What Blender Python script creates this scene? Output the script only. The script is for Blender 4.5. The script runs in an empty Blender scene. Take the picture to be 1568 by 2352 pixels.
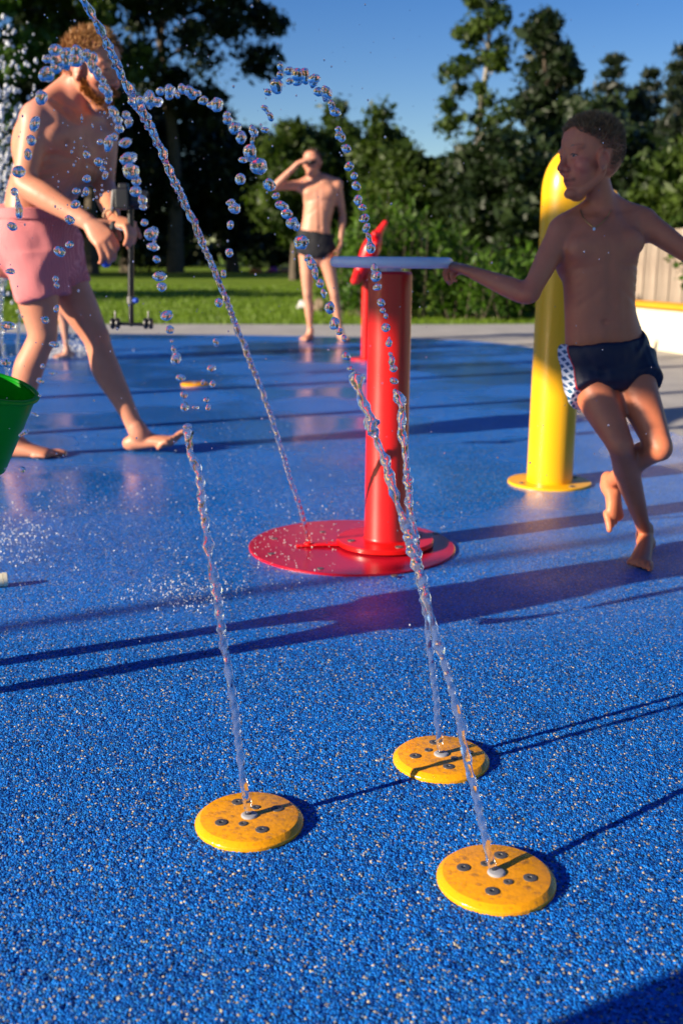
import bpy, math, random
import numpy as np
from mathutils import Vector, Matrix
random.seed(7)
rng = np.random.default_rng(7)
R = math.radians
V = np.array
scene = bpy.context.scene
C = scene.collection

# ---------------------------------------------------------------- camera, sky, sun, exposure
PW, PH, FPX, CAMH, YHOR, ROLL = 1568, 2352, 2450.0, 0.79, 585.0, R(0.6)
PITCH = math.atan((1176 - YHOR) / FPX)
_fw = V([0, math.cos(PITCH), -math.sin(PITCH)])
_r0 = V([1.0, 0, 0]); _u0 = np.cross(_r0, _fw)
_rt = _r0 * math.cos(ROLL) + _u0 * math.sin(ROLL)
_up = -_r0 * math.sin(ROLL) + _u0 * math.cos(ROLL)
CAMP = V([0, 0, CAMH])
cam = bpy.data.cameras.new('camera'); cam_o = bpy.data.objects.new('camera', cam); C.objects.link(cam_o)
cam.sensor_fit = 'VERTICAL'; cam.sensor_height = 36.0; cam.lens = 36.0 * FPX / PH
cam_o.matrix_world = Matrix(((_rt[0], _up[0], -_fw[0], 0), (_rt[1], _up[1], -_fw[1], 0),
                             (_rt[2], _up[2], -_fw[2], CAMH), (0, 0, 0, 1)))
cam.clip_start = 0.02; cam.clip_end = 2000
cam.dof.use_dof = True; cam.dof.focus_distance = 1.74; cam.dof.aperture_fstop = 4.5; cam.dof.aperture_blades = 9
scene.camera = cam_o

SUN_EL, SUN_AZ = R(19), R(28)                      # shadows run along +X turned 28 deg towards +Y
SD = V([math.cos(SUN_AZ), math.sin(SUN_AZ)])       # ground direction of the shadows
TAN = math.tan(SUN_EL)
world = bpy.data.worlds.new('World'); scene.world = world; world.use_nodes = True
wn = world.node_tree.nodes; wl = world.node_tree.links
bg = wn['Background']; sky = wn.new('ShaderNodeTexSky'); sky.sky_type = 'NISHITA'
sky.sun_disc = False; sky.sun_elevation = SUN_EL; sky.sun_rotation = R(242)
sky.altitude = 500; sky.air_density = 1.0; sky.dust_density = 0.4; sky.ozone_density = 2.0
hs = wn.new('ShaderNodeHueSaturation'); hs.inputs['Hue'].default_value = .522; hs.inputs['Saturation'].default_value = 1.46; hs.inputs['Value'].default_value = 1.0
wl.new(sky.outputs[0], hs.inputs['Color']); wl.new(hs.outputs[0], bg.inputs[0]); bg.inputs[1].default_value = 0.058
sun = bpy.data.lights.new('sun', 'SUN'); sun.energy = 5.0; sun.angle = R(0.53); sun.color = (1, 0.86, 0.68)
sun_o = bpy.data.objects.new('sun', sun); C.objects.link(sun_o)
sun_o.rotation_euler = Vector((SD[0] * math.cos(SUN_EL), SD[1] * math.cos(SUN_EL), -math.sin(SUN_EL))).to_track_quat('-Z', 'Y').to_euler()
vs = scene.view_settings
vs.view_transform = 'Standard'; vs.look = 'None'; vs.gamma = 1.0; vs.exposure = 1.12; vs.use_curve_mapping = False
cy = scene.cycles
cy.use_denoising = True; cy.max_bounces = 14; cy.transmission_bounces = 12; cy.transparent_max_bounces = 12
cy.diffuse_bounces = 3; cy.glossy_bounces = 5; cy.sample_clamp_indirect = 25.0
cy.caustics_reflective = False; cy.caustics_refractive = False

# ---------------------------------------------------------------- helpers
def ray(x, y): return _fw + _rt * ((x - PW / 2) / FPX) - _up * ((y - PH / 2) / FPX)
def P(x, y, Y):                                     # the point at ground distance Y seen at pixel x, y
    d = ray(x, y); return CAMP + d * (Y / d[1])
def G(x, y, z=0.0):                                 # the point on the level z seen at pixel x, y
    d = ray(x, y); return CAMP + d * ((z - CAMH) / d[2])
def nrm(v):
    v = np.asarray(v, float); return v / (np.linalg.norm(v) + 1e-12)

def mesh_np(name, verts, faces, smooth=False):
    verts = np.asarray(verts, np.float32); m = bpy.data.meshes.new(name)
    if isinstance(faces, np.ndarray):
        nf, k = faces.shape
        m.vertices.add(len(verts)); m.vertices.foreach_set('co', verts.ravel())
        m.loops.add(nf * k); m.loops.foreach_set('vertex_index', faces.astype(np.int32).ravel())
        m.polygons.add(nf); m.polygons.foreach_set('loop_start', np.arange(0, nf * k, k, dtype=np.int32))
        m.update(calc_edges=True); m.validate()
    else:
        m.from_pydata(verts.tolist(), [], faces); m.update()
    if smooth:
        m.polygons.foreach_set('use_smooth', np.ones(len(m.polygons), bool))
        if smooth == 'auto': m.set_sharp_from_angle(angle=R(24))
    return m

def tag(o, label=None, cat=None, group=None, kind=None):
    if label: o['label'] = label
    if cat: o['category'] = cat
    if group: o['group'] = group
    if kind: o['kind'] = kind
    return o
def obj(name, me, mat=None, parent=None):
    o = bpy.data.objects.new(name, me); C.objects.link(o)
    if mat is not None and me is not None and not me.materials: me.materials.append(mat)
    if parent is not None:
        o.parent = parent
        if parent.type == 'EMPTY': o.matrix_parent_inverse = Matrix.Translation(-Vector(parent.location))
    return o
def thing(name, label, cat, loc=(0, 0, 0), group=None):
    o = bpy.data.objects.new(name, None); C.objects.link(o); o.location = [float(c) for c in loc]
    o.empty_display_size = 0.1
    return tag(o, label, cat, group)

class MB:
    """collects closed shapes"""
    def __init__(s): s.v = []; s.f = []; s.n = 0
    def add(s, v, f):
        v = np.asarray(v, float); s.v.append(v); s.f += [[i + s.n for i in q] for q in f]; s.n += len(v); return s
    def tube(s, pts, rad, ref=(0, 0, 1), n=16, sub=4, caps='round', rfun=None):
        pts = np.asarray(pts, float); rad = np.asarray(rad, float)
        if rad.ndim == 1: rad = np.stack([rad, rad], 1)
        ref = np.asarray(ref, float)
        if ref.ndim == 1: ref = np.repeat(ref[None], len(pts), 0)
        if sub > 1 and len(pts) > 2:
            pts, rad, ref = [catmull(a, sub) for a in (pts, rad, ref)]
            rad = np.maximum(rad, 1e-4)
        t = np.gradient(pts, axis=0); t /= np.linalg.norm(t, axis=1)[:, None] + 1e-12
        rings = []
        def ring(c, tt, rf, a, b):
            sd = rf - tt * np.dot(rf, tt)
            if np.linalg.norm(sd) < 1e-6: sd = np.cross(tt, [0.31, 0.77, 0.55])
            sd = nrm(sd); nn = np.cross(tt, sd); th = np.arange(n) * 2 * math.pi / n
            return c + np.outer(np.cos(th) * a, sd) + np.outer(np.sin(th) * b, nn)
        if caps == 'round':
            for ph in (80, 55, 28):
                k = math.cos(R(ph)); q = min(rad[0]); rings.append(ring(pts[0] - t[0] * q * math.sin(R(ph)), t[0], ref[0], rad[0][0] * k, rad[0][1] * k))
        for i in range(len(pts)): rings.append(ring(pts[i], t[i], ref[i], rad[i][0], rad[i][1]))
        if caps == 'round':
            for ph in (28, 55, 80):
                k = math.cos(R(ph)); q = min(rad[-1]); rings.append(ring(pts[-1] + t[-1] * q * math.sin(R(ph)), t[-1], ref[-1], rad[-1][0] * k, rad[-1][1] * k))
        m = len(rings); f = []
        for i in range(m - 1):
            for j in range(n):
                k = (j + 1) % n; f.append([i * n + j, i * n + k, (i + 1) * n + k, (i + 1) * n + j])
        f.append(list(range(n))[::-1]); f.append([(m - 1) * n + j for j in range(n)])
        return s.add(np.concatenate(rings), f)
    def ell(s, c, r, ax=None, n=14, m=9):
        if np.isscalar(r): r = (r, r, r)
        v = [[0, 0, -1]]
        for i in range(1, m):
            ph = -math.pi / 2 + math.pi * i / m
            for j in range(n):
                th = 2 * math.pi * j / n; v.append([math.cos(ph) * math.cos(th), math.cos(ph) * math.sin(th), math.sin(ph)])
        v.append([0, 0, 1]); v = np.array(v) * np.asarray(r)
        if ax is not None: v = v @ np.asarray(ax)
        f = [[0, 1 + (j + 1) % n, 1 + j] for j in range(n)]
        for i in range(m - 2):
            a = 1 + i * n
            for j in range(n):
                k = (j + 1) % n; f.append([a + j, a + k, a + n + k, a + n + j])
        a = 1 + (m - 2) * n; l = len(v) - 1
        f += [[a + j, a + (j + 1) % n, l] for j in range(n)]
        return s.add(v + np.asarray(c, float), f)
    def box(s, c, h, ax=None):
        v = np.array([[x, y, z] for x in (-1, 1) for y in (-1, 1) for z in (-1, 1)], float) * np.asarray(h, float)
        if ax is not None: v = v @ np.asarray(ax)
        return s.add(v + np.asarray(c, float), [[0, 1, 3, 2], [4, 6, 7, 5], [0, 4, 5, 1], [2, 3, 7, 6], [0, 2, 6, 4], [1, 5, 7, 3]])
    def lathe(s, c, prof, n=48, ax=None):
        """prof: list of (r, z); closed at both ends"""
        v = []; f = []; m = len(prof)
        for r, z in prof:
            for j in range(n):
                th = 2 * math.pi * j / n; v.append([r * math.cos(th), r * math.sin(th), z])
        v = np.array(v)
        if ax is not None: v = v @ np.asarray(ax)
        for i in range(m - 1):
            for j in range(n):
                k = (j + 1) % n; f.append([i * n + j, i * n + k, (i + 1) * n + k, (i + 1) * n + j])
        f.append(list(range(n))[::-1]); f.append([(m - 1) * n + j for j in range(n)])
        return s.add(v + np.asarray(c, float), f)
    def torus(s, c, R0, r, n=48, m=12, ax=None):
        v = []; f = []
        for i in range(n):
            a = 2 * math.pi * i / n
            for j in range(m):
                b = 2 * math.pi * j / m; q = R0 + r * math.cos(b); v.append([q * math.cos(a), q * math.sin(a), r * math.sin(b)])
        for i in range(n):
            for j in range(m):
                f.append([i * m + j, ((i + 1) % n) * m + j, ((i + 1) % n) * m + (j + 1) % m, i * m + (j + 1) % m])
        v = np.array(v)
        if ax is not None: v = v @ np.asarray(ax)
        return s.add(v + np.asarray(c, float), f)
    def mesh(s, name='m', smooth='auto'): return mesh_np(name, np.concatenate(s.v), s.f, smooth)

def catmull(a, k):
    a = np.asarray(a, float); p = np.concatenate([[2 * a[0] - a[1]], a, [2 * a[-1] - a[-2]]]); out = []
    for i in range(1, len(p) - 2):
        for t in np.arange(k) / k:
            out.append(0.5 * (2 * p[i] + (p[i + 1] - p[i - 1]) * t + (2 * p[i - 1] - 5 * p[i] + 4 * p[i + 1] - p[i + 2]) * t * t
                              + (3 * p[i] - p[i - 1] - 3 * p[i + 1] + p[i + 2]) * t ** 3))
    out.append(a[-1]); return np.array(out)

def vox(mb, size, it=4, fac=0.5, name='m'):
    """one continuous surface out of the overlapping closed shapes"""
    me = mb.mesh(name) if isinstance(mb, MB) else mb
    o = bpy.data.objects.new('tmp', me); C.objects.link(o)
    m = o.modifiers.new('r', 'REMESH'); m.mode = 'VOXEL'; m.voxel_size = size; m.use_smooth_shade = True
    if it:
        s = o.modifiers.new('s', 'SMOOTH'); s.iterations = it; s.factor = fac
    dg = bpy.context.evaluated_depsgraph_get(); ev = o.evaluated_get(dg)
    out = bpy.data.meshes.new_from_object(ev); out.name = name
    bpy.data.objects.remove(o); bpy.data.meshes.remove(me)
    out.polygons.foreach_set('use_smooth', np.ones(len(out.polygons), bool))
    return out
def verts_of(me):
    a = np.empty(len(me.vertices) * 3, np.float32); me.vertices.foreach_get('co', a); return a.reshape(-1, 3)
def set_verts(me, a): me.vertices.foreach_set('co', np.asarray(a, np.float32).ravel()); me.update()
def set_col(me, col, name='tint'):
    at = me.color_attributes.new(name, 'FLOAT_COLOR', 'POINT')
    c = np.ones((len(me.vertices), 4), np.float32); c[:, :3] = col; at.data.foreach_set('color', c.ravel())
def wob(p, f, seed=0):
    """cheap smooth pseudo noise of points, about -1..1"""
    r = np.random.default_rng(seed); out = 0
    for k in range(5):
        d = r.normal(size=3); d /= np.linalg.norm(d); out = out + np.sin(p @ d * f * (0.7 + 0.35 * k) + r.uniform(0, 6.28))
    return out / 3.0

# ---------------------------------------------------------------- materials
def mat(name, col=(.5, .5, .5), rough=.5, metal=0, spec=.5, **kw):
    m = bpy.data.materials.new(name); m.use_nodes = True; b = m.node_tree.nodes['Principled BSDF']
    b.inputs['Base Color'].default_value = (*col, 1); b.inputs['Roughness'].default_value = rough
    b.inputs['Metallic'].default_value = metal; b.inputs['Specular IOR Level'].default_value = spec
    for k, v in kw.items(): b.inputs[k.replace('_', ' ')].default_value = v
    return m
def nodes(m): return m.node_tree.nodes, m.node_tree.links, m.node_tree.nodes['Principled BSDF']
def coords(m, kind='Object'):
    n, l, b = nodes(m); t = n.new('ShaderNodeTexCoord'); return t.outputs[kind]
def noise_n(m, vec, scale, detail=4, rough=.55):
    n, l, b = nodes(m); t = n.new('ShaderNodeTexNoise'); t.inputs['Scale'].default_value = scale
    t.inputs['Detail'].default_value = detail; t.inputs['Roughness'].default_value = rough; l.new(vec, t.inputs['Vector']); return t.outputs['Fac']
def ramp(m, fac, stops, interp='LINEAR'):
    n, l, b = nodes(m); r = n.new('ShaderNodeValToRGB'); r.color_ramp.interpolation = interp; e = r.color_ramp.elements
    while len(e) < len(stops): e.new(0.5)
    for q, (p, c) in zip(e, stops): q.position = p; q.color = (*c, 1) if len(c) == 3 else c
    l.new(fac, r.inputs[0]); return r.outputs[0]
def gs(v): return (v, v, v)
def mixc(m, fac, a, b_, mode='MIX'):
    n, l, b = nodes(m); x = n.new('ShaderNodeMix'); x.data_type = 'RGBA'; x.blend_type = mode
    for s, v in ((0, fac), (6, a), (7, b_)):
        if hasattr(v, 'links'): l.new(v, x.inputs[s])
        else: x.inputs[s].default_value = v if np.isscalar(v) else (*v, 1)
    return x.outputs[2]
def mathn(m, op, a, b_=0.0):
    n, l, b = nodes(m); x = n.new('ShaderNodeMath'); x.operation = op; x.use_clamp = False
    for s, v in ((0, a), (1, b_)):
        if hasattr(v, 'links'): l.new(v, x.inputs[s])
        else: x.inputs[s].default_value = v
    return x.outputs[0]
def bump(m, h, strength=.3, dist=.01):
    n, l, b = nodes(m); x = n.new('ShaderNodeBump')
    if hasattr(strength, 'links'): l.new(strength, x.inputs['Strength'])
    else: x.inputs['Strength'].default_value = strength
    x.inputs['Distance'].default_value = dist; l.new(h, x.inputs['Height']); l.new(x.outputs[0], b.inputs['Normal'])
def varied(name, c1, c2, scale, rough=.6, bs=.2, bd=.005, bscale=None, spec=.4, detail=5):
    m = mat(name, c1, rough, 0, spec); v = coords(m); f = noise_n(m, v, scale, detail)
    n, l, b = nodes(m); l.new(ramp(m, f, [(.3, c1), (.7, c2)]), b.inputs['Base Color'])
    if bs: bump(m, noise_n(m, v, bscale or scale * 4, 3), bs, bd)
    return m

def rubber_material():
    m = mat('blue_rubber', (.02, .1, .4), .6, 0, .34); n, l, b = nodes(m); v = coords(m)
    vo = n.new('ShaderNodeTexVoronoi'); vo.inputs['Scale'].default_value = 310; l.new(v, vo.inputs['Vector'])
    sep = n.new('ShaderNodeSeparateColor'); l.new(vo.outputs['Color'], sep.inputs[0])
    col = ramp(m, sep.outputs[0], [(0, (.002, .036, .13)), (.10, (.002, .070, .32)), (.28, (.003, .125, .50)), (.50, (.004, .165, .64)),
                                   (.70, (.008, .215, .74)), (.82, (.02, .19, .52)), (.91, (.07, .17, .36)), (.945, (.34, .30, .22)), (.977, (.52, .46, .34))], 'CONSTANT')
    big = noise_n(m, v, 1.1, 4); col = mixc(m, 1.0, col, ramp(m, big, [(.3, gs(.82)), (.7, gs(1.08))]), 'MULTIPLY')
    # wet film: a mask with its own outline, by place on the pad
    pos = n.new('ShaderNodeSeparateXYZ'); l.new(v, pos.inputs[0])
    yy = mathn(m, 'ADD', pos.outputs[1], mathn(m, 'MULTIPLY', pos.outputs[0], -.35))
    edge = mathn(m, 'ADD', yy, mathn(m, 'MULTIPLY', noise_n(m, v, 1.7, 5, .65), 2.4))
    wet = n.new('ShaderNodeMapRange'); wet.inputs[1].default_value = 3.0; wet.inputs[2].default_value = 4.1; l.new(edge, wet.inputs[0])
    pud = n.new('ShaderNodeMapRange'); pud.inputs[1].default_value = .45; pud.inputs[2].default_value = .54; l.new(noise_n(m, v, .75, 3, .5), pud.inputs[0])
    w = wet.outputs[0]; pd = mathn(m, 'MULTIPLY', w, pud.outputs[0])
    l.new(mixc(m, mathn(m, 'MULTIPLY', pd, .25), col, mixc(m, 1.0, col, (.62, .62, .68), 'MULTIPLY')), b.inputs['Base Color'])
    ro = n.new('ShaderNodeMapRange'); ro.inputs[3].default_value = .62; ro.inputs[4].default_value = .34; sp = n.new('ShaderNodeMapRange'); sp.inputs[3].default_value = .20; sp.inputs[4].default_value = .50; l.new(w, sp.inputs[0]); l.new(sp.outputs[0], b.inputs['Specular IOR Level']); l.new(w, ro.inputs[0])
    r2 = mathn(m, 'SUBTRACT', ro.outputs[0], mathn(m, 'MULTIPLY', pd, .24)); l.new(r2, b.inputs['Roughness'])
    st = mathn(m, 'SUBTRACT', .95, mathn(m, 'ADD', mathn(m, 'MULTIPLY', w, .50), mathn(m, 'MULTIPLY', pd, .38)))
    hh = mathn(m, 'ADD', mathn(m, 'MULTIPLY', sep.outputs[1], .6), mathn(m, 'MULTIPLY', vo.outputs['Distance'], -.9))
    bump(m, hh, st, .0028)
    return m
M = {}
M['rubber'] = rubber_material()
def path_mat():
    m = varied('concrete_path', (.30, .285, .26), (.40, .38, .34), 3, .85, .3, .004, 60); return m
M['path'] = path_mat()
M['lawn'] = varied('lawn', (.095, .165, .007), (.145, .22, .010), 1.2, .9, .6, .03, 40, .2)
M['yellow'] = varied('yellow_coat', (.82, .31, .002), (.86, .36, .003), 3, .2, .35, .0022, 130, .5)
M['yellow_paint'] = mat('yellow_paint', (.80, .40, .002), .28, 0, .45, Coat_Weight=.15, Coat_Roughness=.15)
M['red_paint'] = mat('red_paint', (.70, .008, .006), .3, 0, .45, Coat_Weight=.15, Coat_Roughness=.15)
def worn(m, base, dirt, sc):
    n, l, b = nodes(m); v = coords(m); f = noise_n(m, v, sc, 6, .7)
    l.new(ramp(m, f, [(.35, base), (.62, base), (.78, dirt)]), b.inputs['Base Color'])
    f2 = noise_n(m, v, sc * .6, 4); rr = n.new('ShaderNodeMapRange'); rr.inputs[3].default_value = .22; rr.inputs[4].default_value = .46
    l.new(f2, rr.inputs[0]); l.new(rr.outputs[0], b.inputs['Roughness'])
worn(M['red_paint'], (.62, .005, .004), (.54, .02, .014), 9)
worn(M['yellow_paint'], (.84, .42, .002), (.74, .37, .01), 8)
M['red_floor'] = varied('red_floor_coat', (.38, .003, .016), (.48, .008, .024), 7, .22, .12, .002, 160, .6)
M['white_plastic'] = mat('white_plastic', (.70, .71, .76), .32, 0, .5, Subsurface_Weight=.1)
M['steel'] = mat('dark_steel', (.13, .125, .12), .42, .45)
M['hole'] = mat('dark_socket', (.02, .02, .022), .6)
M['nozzle'] = mat('nozzle_metal', (.36, .36, .37), .4, .1)
M['black'] = mat('black_plastic', (.012, .012, .013), .4)
M['blackm'] = mat('black_metal', (.02, .02, .021), .35, .4)
M['blue_plastic'] = mat('blue_plastic', (.01, .05, .35), .35)
M['strap'] = mat('tan_strap', (.42, .24, .13), .6)
M['water'] = mat('water', (.97, .98, 1), 0.015, 0, .5, Transmission_Weight=.98, IOR=1.333)
def bead_mat():
    m = bpy.data.materials.new('water_film'); m.use_nodes = True; n = m.node_tree.nodes; l = m.node_tree.links; n.remove(n['Principled BSDF'])
    lw = n.new('ShaderNodeLayerWeight'); pw = n.new('ShaderNodeMath'); pw.operation = 'POWER'; pw.inputs[1].default_value = 4; l.new(lw.outputs['Facing'], pw.inputs[0]); f = n.new('ShaderNodeMath'); f.operation = 'MULTIPLY_ADD'; f.inputs[1].default_value = .55; f.inputs[2].default_value = .025; l.new(pw.outputs[0], f.inputs[0]); g = n.new('ShaderNodeBsdfGlossy'); g.inputs['Roughness'].default_value = .06; tr = n.new('ShaderNodeBsdfTransparent'); tr.inputs[0].default_value = (.985, .985, .98, 1)
    x = n.new('ShaderNodeMixShader'); l.new(f.outputs[0], x.inputs[0]); l.new(tr.outputs[0], x.inputs[1]); l.new(g.outputs[0], x.inputs[2]); l.new(x.outputs[0], n['Material Output'].inputs[0]); return m
M['bead'] = bead_mat()
M['stream'] = mat('aerated_water', (.95, .97, 1), 0.015, 0, .5, Transmission_Weight=.965, IOR=1.333)
M['foam'] = mat('spray_water', (.9, .92, .95), 0.15, 0, .5, Transmission_Weight=.45, IOR=1.333)
M['cream_toy'] = mat('cream_plastic', (.72, .66, .48), .4)
M['bucket'] = mat('green_plastic', (.005, .30, .012), .28, 0, .5, Transmission_Weight=.18, Subsurface_Weight=.0)
def _bucket():
    m = M['bucket']; n, l, b = nodes(m); t = n.new('ShaderNodeBsdfTranslucent'); t.inputs[0].default_value = (.012, .60, .015, 1); x = n.new('ShaderNodeMixShader'); x.inputs[0].default_value = .5
    b.inputs['Transmission Weight'].default_value = 0; b.inputs['Base Color'].default_value = (.008, .46, .015, 1); l.new(b.outputs[0], x.inputs[1]); l.new(t.outputs[0], x.inputs[2]); l.new(x.outputs[0], n['Material Output'].inputs[0])
_bucket()
M['nylon'] = mat('bucket_handle', (.75, .75, .72), .4)
M['render'] = varied('cream_render', (.70, .62, .44), (.60, .52, .37), 4, .85, .2, .004, 50)
M['capyellow'] = varied('yellow_coping', (.78, .36, .01), (.70, .30, .01), 5, .6, .1, .003, 40)
M['eye'] = mat('eye_white', (.40, .36, .34), .2); M['iris'] = mat('iris', (.03, .04, .05), .1)
M['gold'] = mat('gold_chain', (.40, .27, .12), .4, 1.0)

def skin_mat():
    m = mat('skin', (.6, .35, .25), .48, 0, .42, Subsurface_Weight=.12); n, l, b = nodes(m)
    b.inputs['Subsurface Radius'].default_value = (.018, .007, .004); b.inputs['Subsurface Scale'].default_value = .6
    a = n.new('ShaderNodeAttribute'); a.attribute_name = 'tint'; v = coords(m)
    f = noise_n(m, v, 9, 6, .65); c = mixc(m, 1.0, a.outputs[0], ramp(m, f, [(.3, (.86, .80, .78)), (.7, (1.08, 1.06, 1.05))]), 'MULTIPLY')
    l.new(c, b.inputs['Base Color']); bump(m, noise_n(m, v, 240, 3), .18, .001)
    rr = n.new('ShaderNodeMapRange'); rr.inputs[3].default_value = .36; rr.inputs[4].default_value = .58; l.new(noise_n(m, v, 6, 3), rr.inputs[0]); l.new(rr.outputs[0], b.inputs['Roughness'])
    return m
M['skin'] = skin_mat()
def hair_mat(name, c1, c2):
    m = varied(name, c1, c2, 60, .45, 0, spec=.4); return m
M['hair_ginger'] = hair_mat('ginger_hair', (.20, .088, .030), (.46, .25, .095))
M['beard'] = hair_mat('ginger_beard', (.30, .09, .015), (.50, .17, .03))
M['hair_boy'] = hair_mat('fair_brown_hair', (.15, .085, .045), (.34, .22, .12))
M['hair_dark'] = hair_mat('dark_hair', (.03, .02, .014), (.08, .055, .04))
def cloth(name, c1, c2, sc, bs, bd, bsc):
    m = varied(name, c1, c2, sc, .8, bs, bd, bsc, .25); return m
def seersucker():
    m = mat('pink_cloth', (.6, .2, .22), .8, 0, .25); n, l, b = nodes(m); v = coords(m)
    w = n.new('ShaderNodeTexWave'); w.wave_type = 'BANDS'; w.bands_direction = 'X'; w.inputs['Scale'].default_value = 42; w.inputs['Distortion'].default_value = 3.5
    w.inputs['Detail'].default_value = 2; w.inputs['Detail Scale'].default_value = .6; l.new(v, w.inputs['Vector'])
    l.new(ramp(m, w.outputs['Fac'], [(.2, (.56, .15, .16)), (.8, (.72, .25, .24))]), b.inputs['Base Color'])
    bump(m, w.outputs['Fac'], .5, .004); return m
M['pink'] = seersucker()
M['black_cloth'] = cloth('black_swim_cloth', (.014, .014, .016), (.022, .022, .025), 20, .2, .003, 40)
M['grey_cloth'] = cloth('grey_cloth', (.10, .11, .14), (.15, .16, .19), 12, .3, .004, 30)
def trunks_mat():
    m = mat('navy_trunks', (.008, .010, .03), .55, 0, .35); n, l, b = nodes(m); v = coords(m)
    a = n.new('ShaderNodeAttribute'); a.attribute_name = 'panel'
    br = n.new('ShaderNodeTexBrick'); br.offset = 0; br.squash = 1; br.inputs['Scale'].default_value = 1
    br.inputs['Brick Width'].default_value = .0125; br.inputs['Row Height'].default_value = .014; br.inputs['Mortar Size'].default_value = .0026
    br.inputs['Color1'].default_value = (.02, .07, .20, 1); br.inputs['Color2'].default_value = (.02, .12, .22, 1); br.inputs['Mortar'].default_value = (.62, .66, .72, 1)
    mp = n.new('ShaderNodeMapping'); mp.inputs['Rotation'].default_value = (R(90), 0, R(40)); l.new(v, mp.inputs[0]); l.new(mp.outputs[0], br.inputs[0])
    sep = n.new('ShaderNodeSeparateColor'); l.new(a.outputs[0], sep.inputs[0])
    c = mixc(m, mathn(m, 'GREATER_THAN', sep.outputs[0], .45), (.008, .010, .03), (.50, .02, .03))
    c = mixc(m, mathn(m, 'GREATER_THAN', sep.outputs[0], .53), c, br.outputs[0])
    l.new(c, b.inputs['Base Color']); bump(m, noise_n(m, v, 45, 3), .3, .004); return m
M['trunks'] = trunks_mat()

def leaf_mat(name, c1, c2, trans=.35):
    m = mat(name, c1, .5, 0, .35); n, l, b = nodes(m)
    a = n.new('ShaderNodeAttribute'); a.attribute_name = 'tint'
    col = ramp(m, a.outputs[2], [(0, c1), (1, c2)]); l.new(col, b.inputs['Base Color'])
    t = n.new('ShaderNodeBsdfTranslucent'); l.new(mixc(m, 1.0, col, (1.1, 1.25, .5), 'MULTIPLY'), t.inputs[0])
    x = n.new('ShaderNodeMixShader'); x.inputs[0].default_value = trans; l.new(b.outputs[0], x.inputs[1]); l.new(t.outputs[0], x.inputs[2])
    l.new(x.outputs[0], n['Material Output'].inputs[0]); return m
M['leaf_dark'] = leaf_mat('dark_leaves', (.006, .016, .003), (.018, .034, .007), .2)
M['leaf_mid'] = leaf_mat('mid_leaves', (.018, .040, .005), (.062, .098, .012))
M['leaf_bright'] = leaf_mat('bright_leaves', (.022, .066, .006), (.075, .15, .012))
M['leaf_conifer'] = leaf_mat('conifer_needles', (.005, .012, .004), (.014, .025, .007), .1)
M['bark'] = varied('bark', (.06, .045, .032), (.12, .095, .07), 6, .9, .6, .02, 20)
M['bark_pale'] = varied('pale_bark', (.22, .20, .17), (.34, .31, .27), 5, .9, .4, .01, 20)
M['grass'] = leaf_mat('grass_blades', (.085, .155, .006), (.15, .235, .014), .3)
def wood():
    m = mat('weathered_wood', (.3, .25, .2), .85, 0, .2); n, l, b = nodes(m); v = coords(m)
    mp = n.new('ShaderNodeMapping'); mp.inputs['Scale'].default_value = (1, 1, .08); l.new(v, mp.inputs[0])
    f = noise_n(m, mp.outputs[0], 45, 5, .6); o = n.new('ShaderNodeObjectInfo')
    c = ramp(m, f, [(.3, (.19, .145, .11)), (.7, (.33, .275, .215))])
    c = mixc(m, 1.0, c, ramp(m, o.outputs['Random'], [(0, gs(.8)), (1, gs(1.1))]), 'MULTIPLY'); l.new(c, b.inputs['Base Color']); bump(m, f, .5, .004); return m
M['wood'] = wood()
for k, c in dict(orange=(.62, .20, .06), pinkt=(.55, .10, .28), tan=(.45, .24, .14), beige=(.20, .15, .10), white=(.6, .58, .55)).items():
    M['cloth_' + k] = cloth('cloth_' + k, c, tuple(x * .8 for x in c), 6, .4, .01, 20)

# ================================================================ the setting
def sheet(name, outline, z, material):
    me = bpy.data.meshes.new(name); me.from_pydata([(x, y, z) for x, y in outline], [], [list(range(len(outline)))]); me.update()
    return tag(obj(name, me, material), kind='structure')
sheet('ground', [(-400, -400), (400, -400), (400, 500), (-400, 500)], -0.020, M['lawn'])
def smooth_loop(pts, k=10):
    p = np.array(pts + pts[:3], float); out = []
    for i in range(len(pts)):
        a, b, c, d = p[i], p[i + 1], p[(i + 2)], p[(i + 3) % len(p)] if i + 3 < len(p) else p[3]
        for t in np.arange(k) / k:
            out.append(tuple(0.5 * (2 * b + (c - a) * t + (2 * a - 5 * b + 4 * c - d) * t * t + (3 * b - a - 3 * c + d) * t ** 3)))
    return out
pad_pts = [(-9, 9.6), (-5.5, 10.6), (-1.7, 10.76), (-.4, 10.7), (.9, 10.5), (1.55, 9.9), (1.85, 8.8), (1.72, 7.2), (1.58, 6.2), (1.55, 4.8), (2.0, 3.2),
           (3.0, 1.0), (3.5, -2), (0, -4.5), (-6, -4), (-10, 2)]
path_pts = [(-12, 11.6), (-6, 12.0), (-3.2, 12.3), (-1.9, 12.5), (.5, 12.8), (2.4, 13.25), (4.6, 13.6), (8, 13), (12, 9), (12, 0), (8, -5), (0, -7), (-9, -6), (-13, 2)]
sheet('path', smooth_loop(path_pts), -0.010, M['path'])
sheet('splash_pad', smooth_loop(pad_pts), 0.0, M['rubber'])

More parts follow.
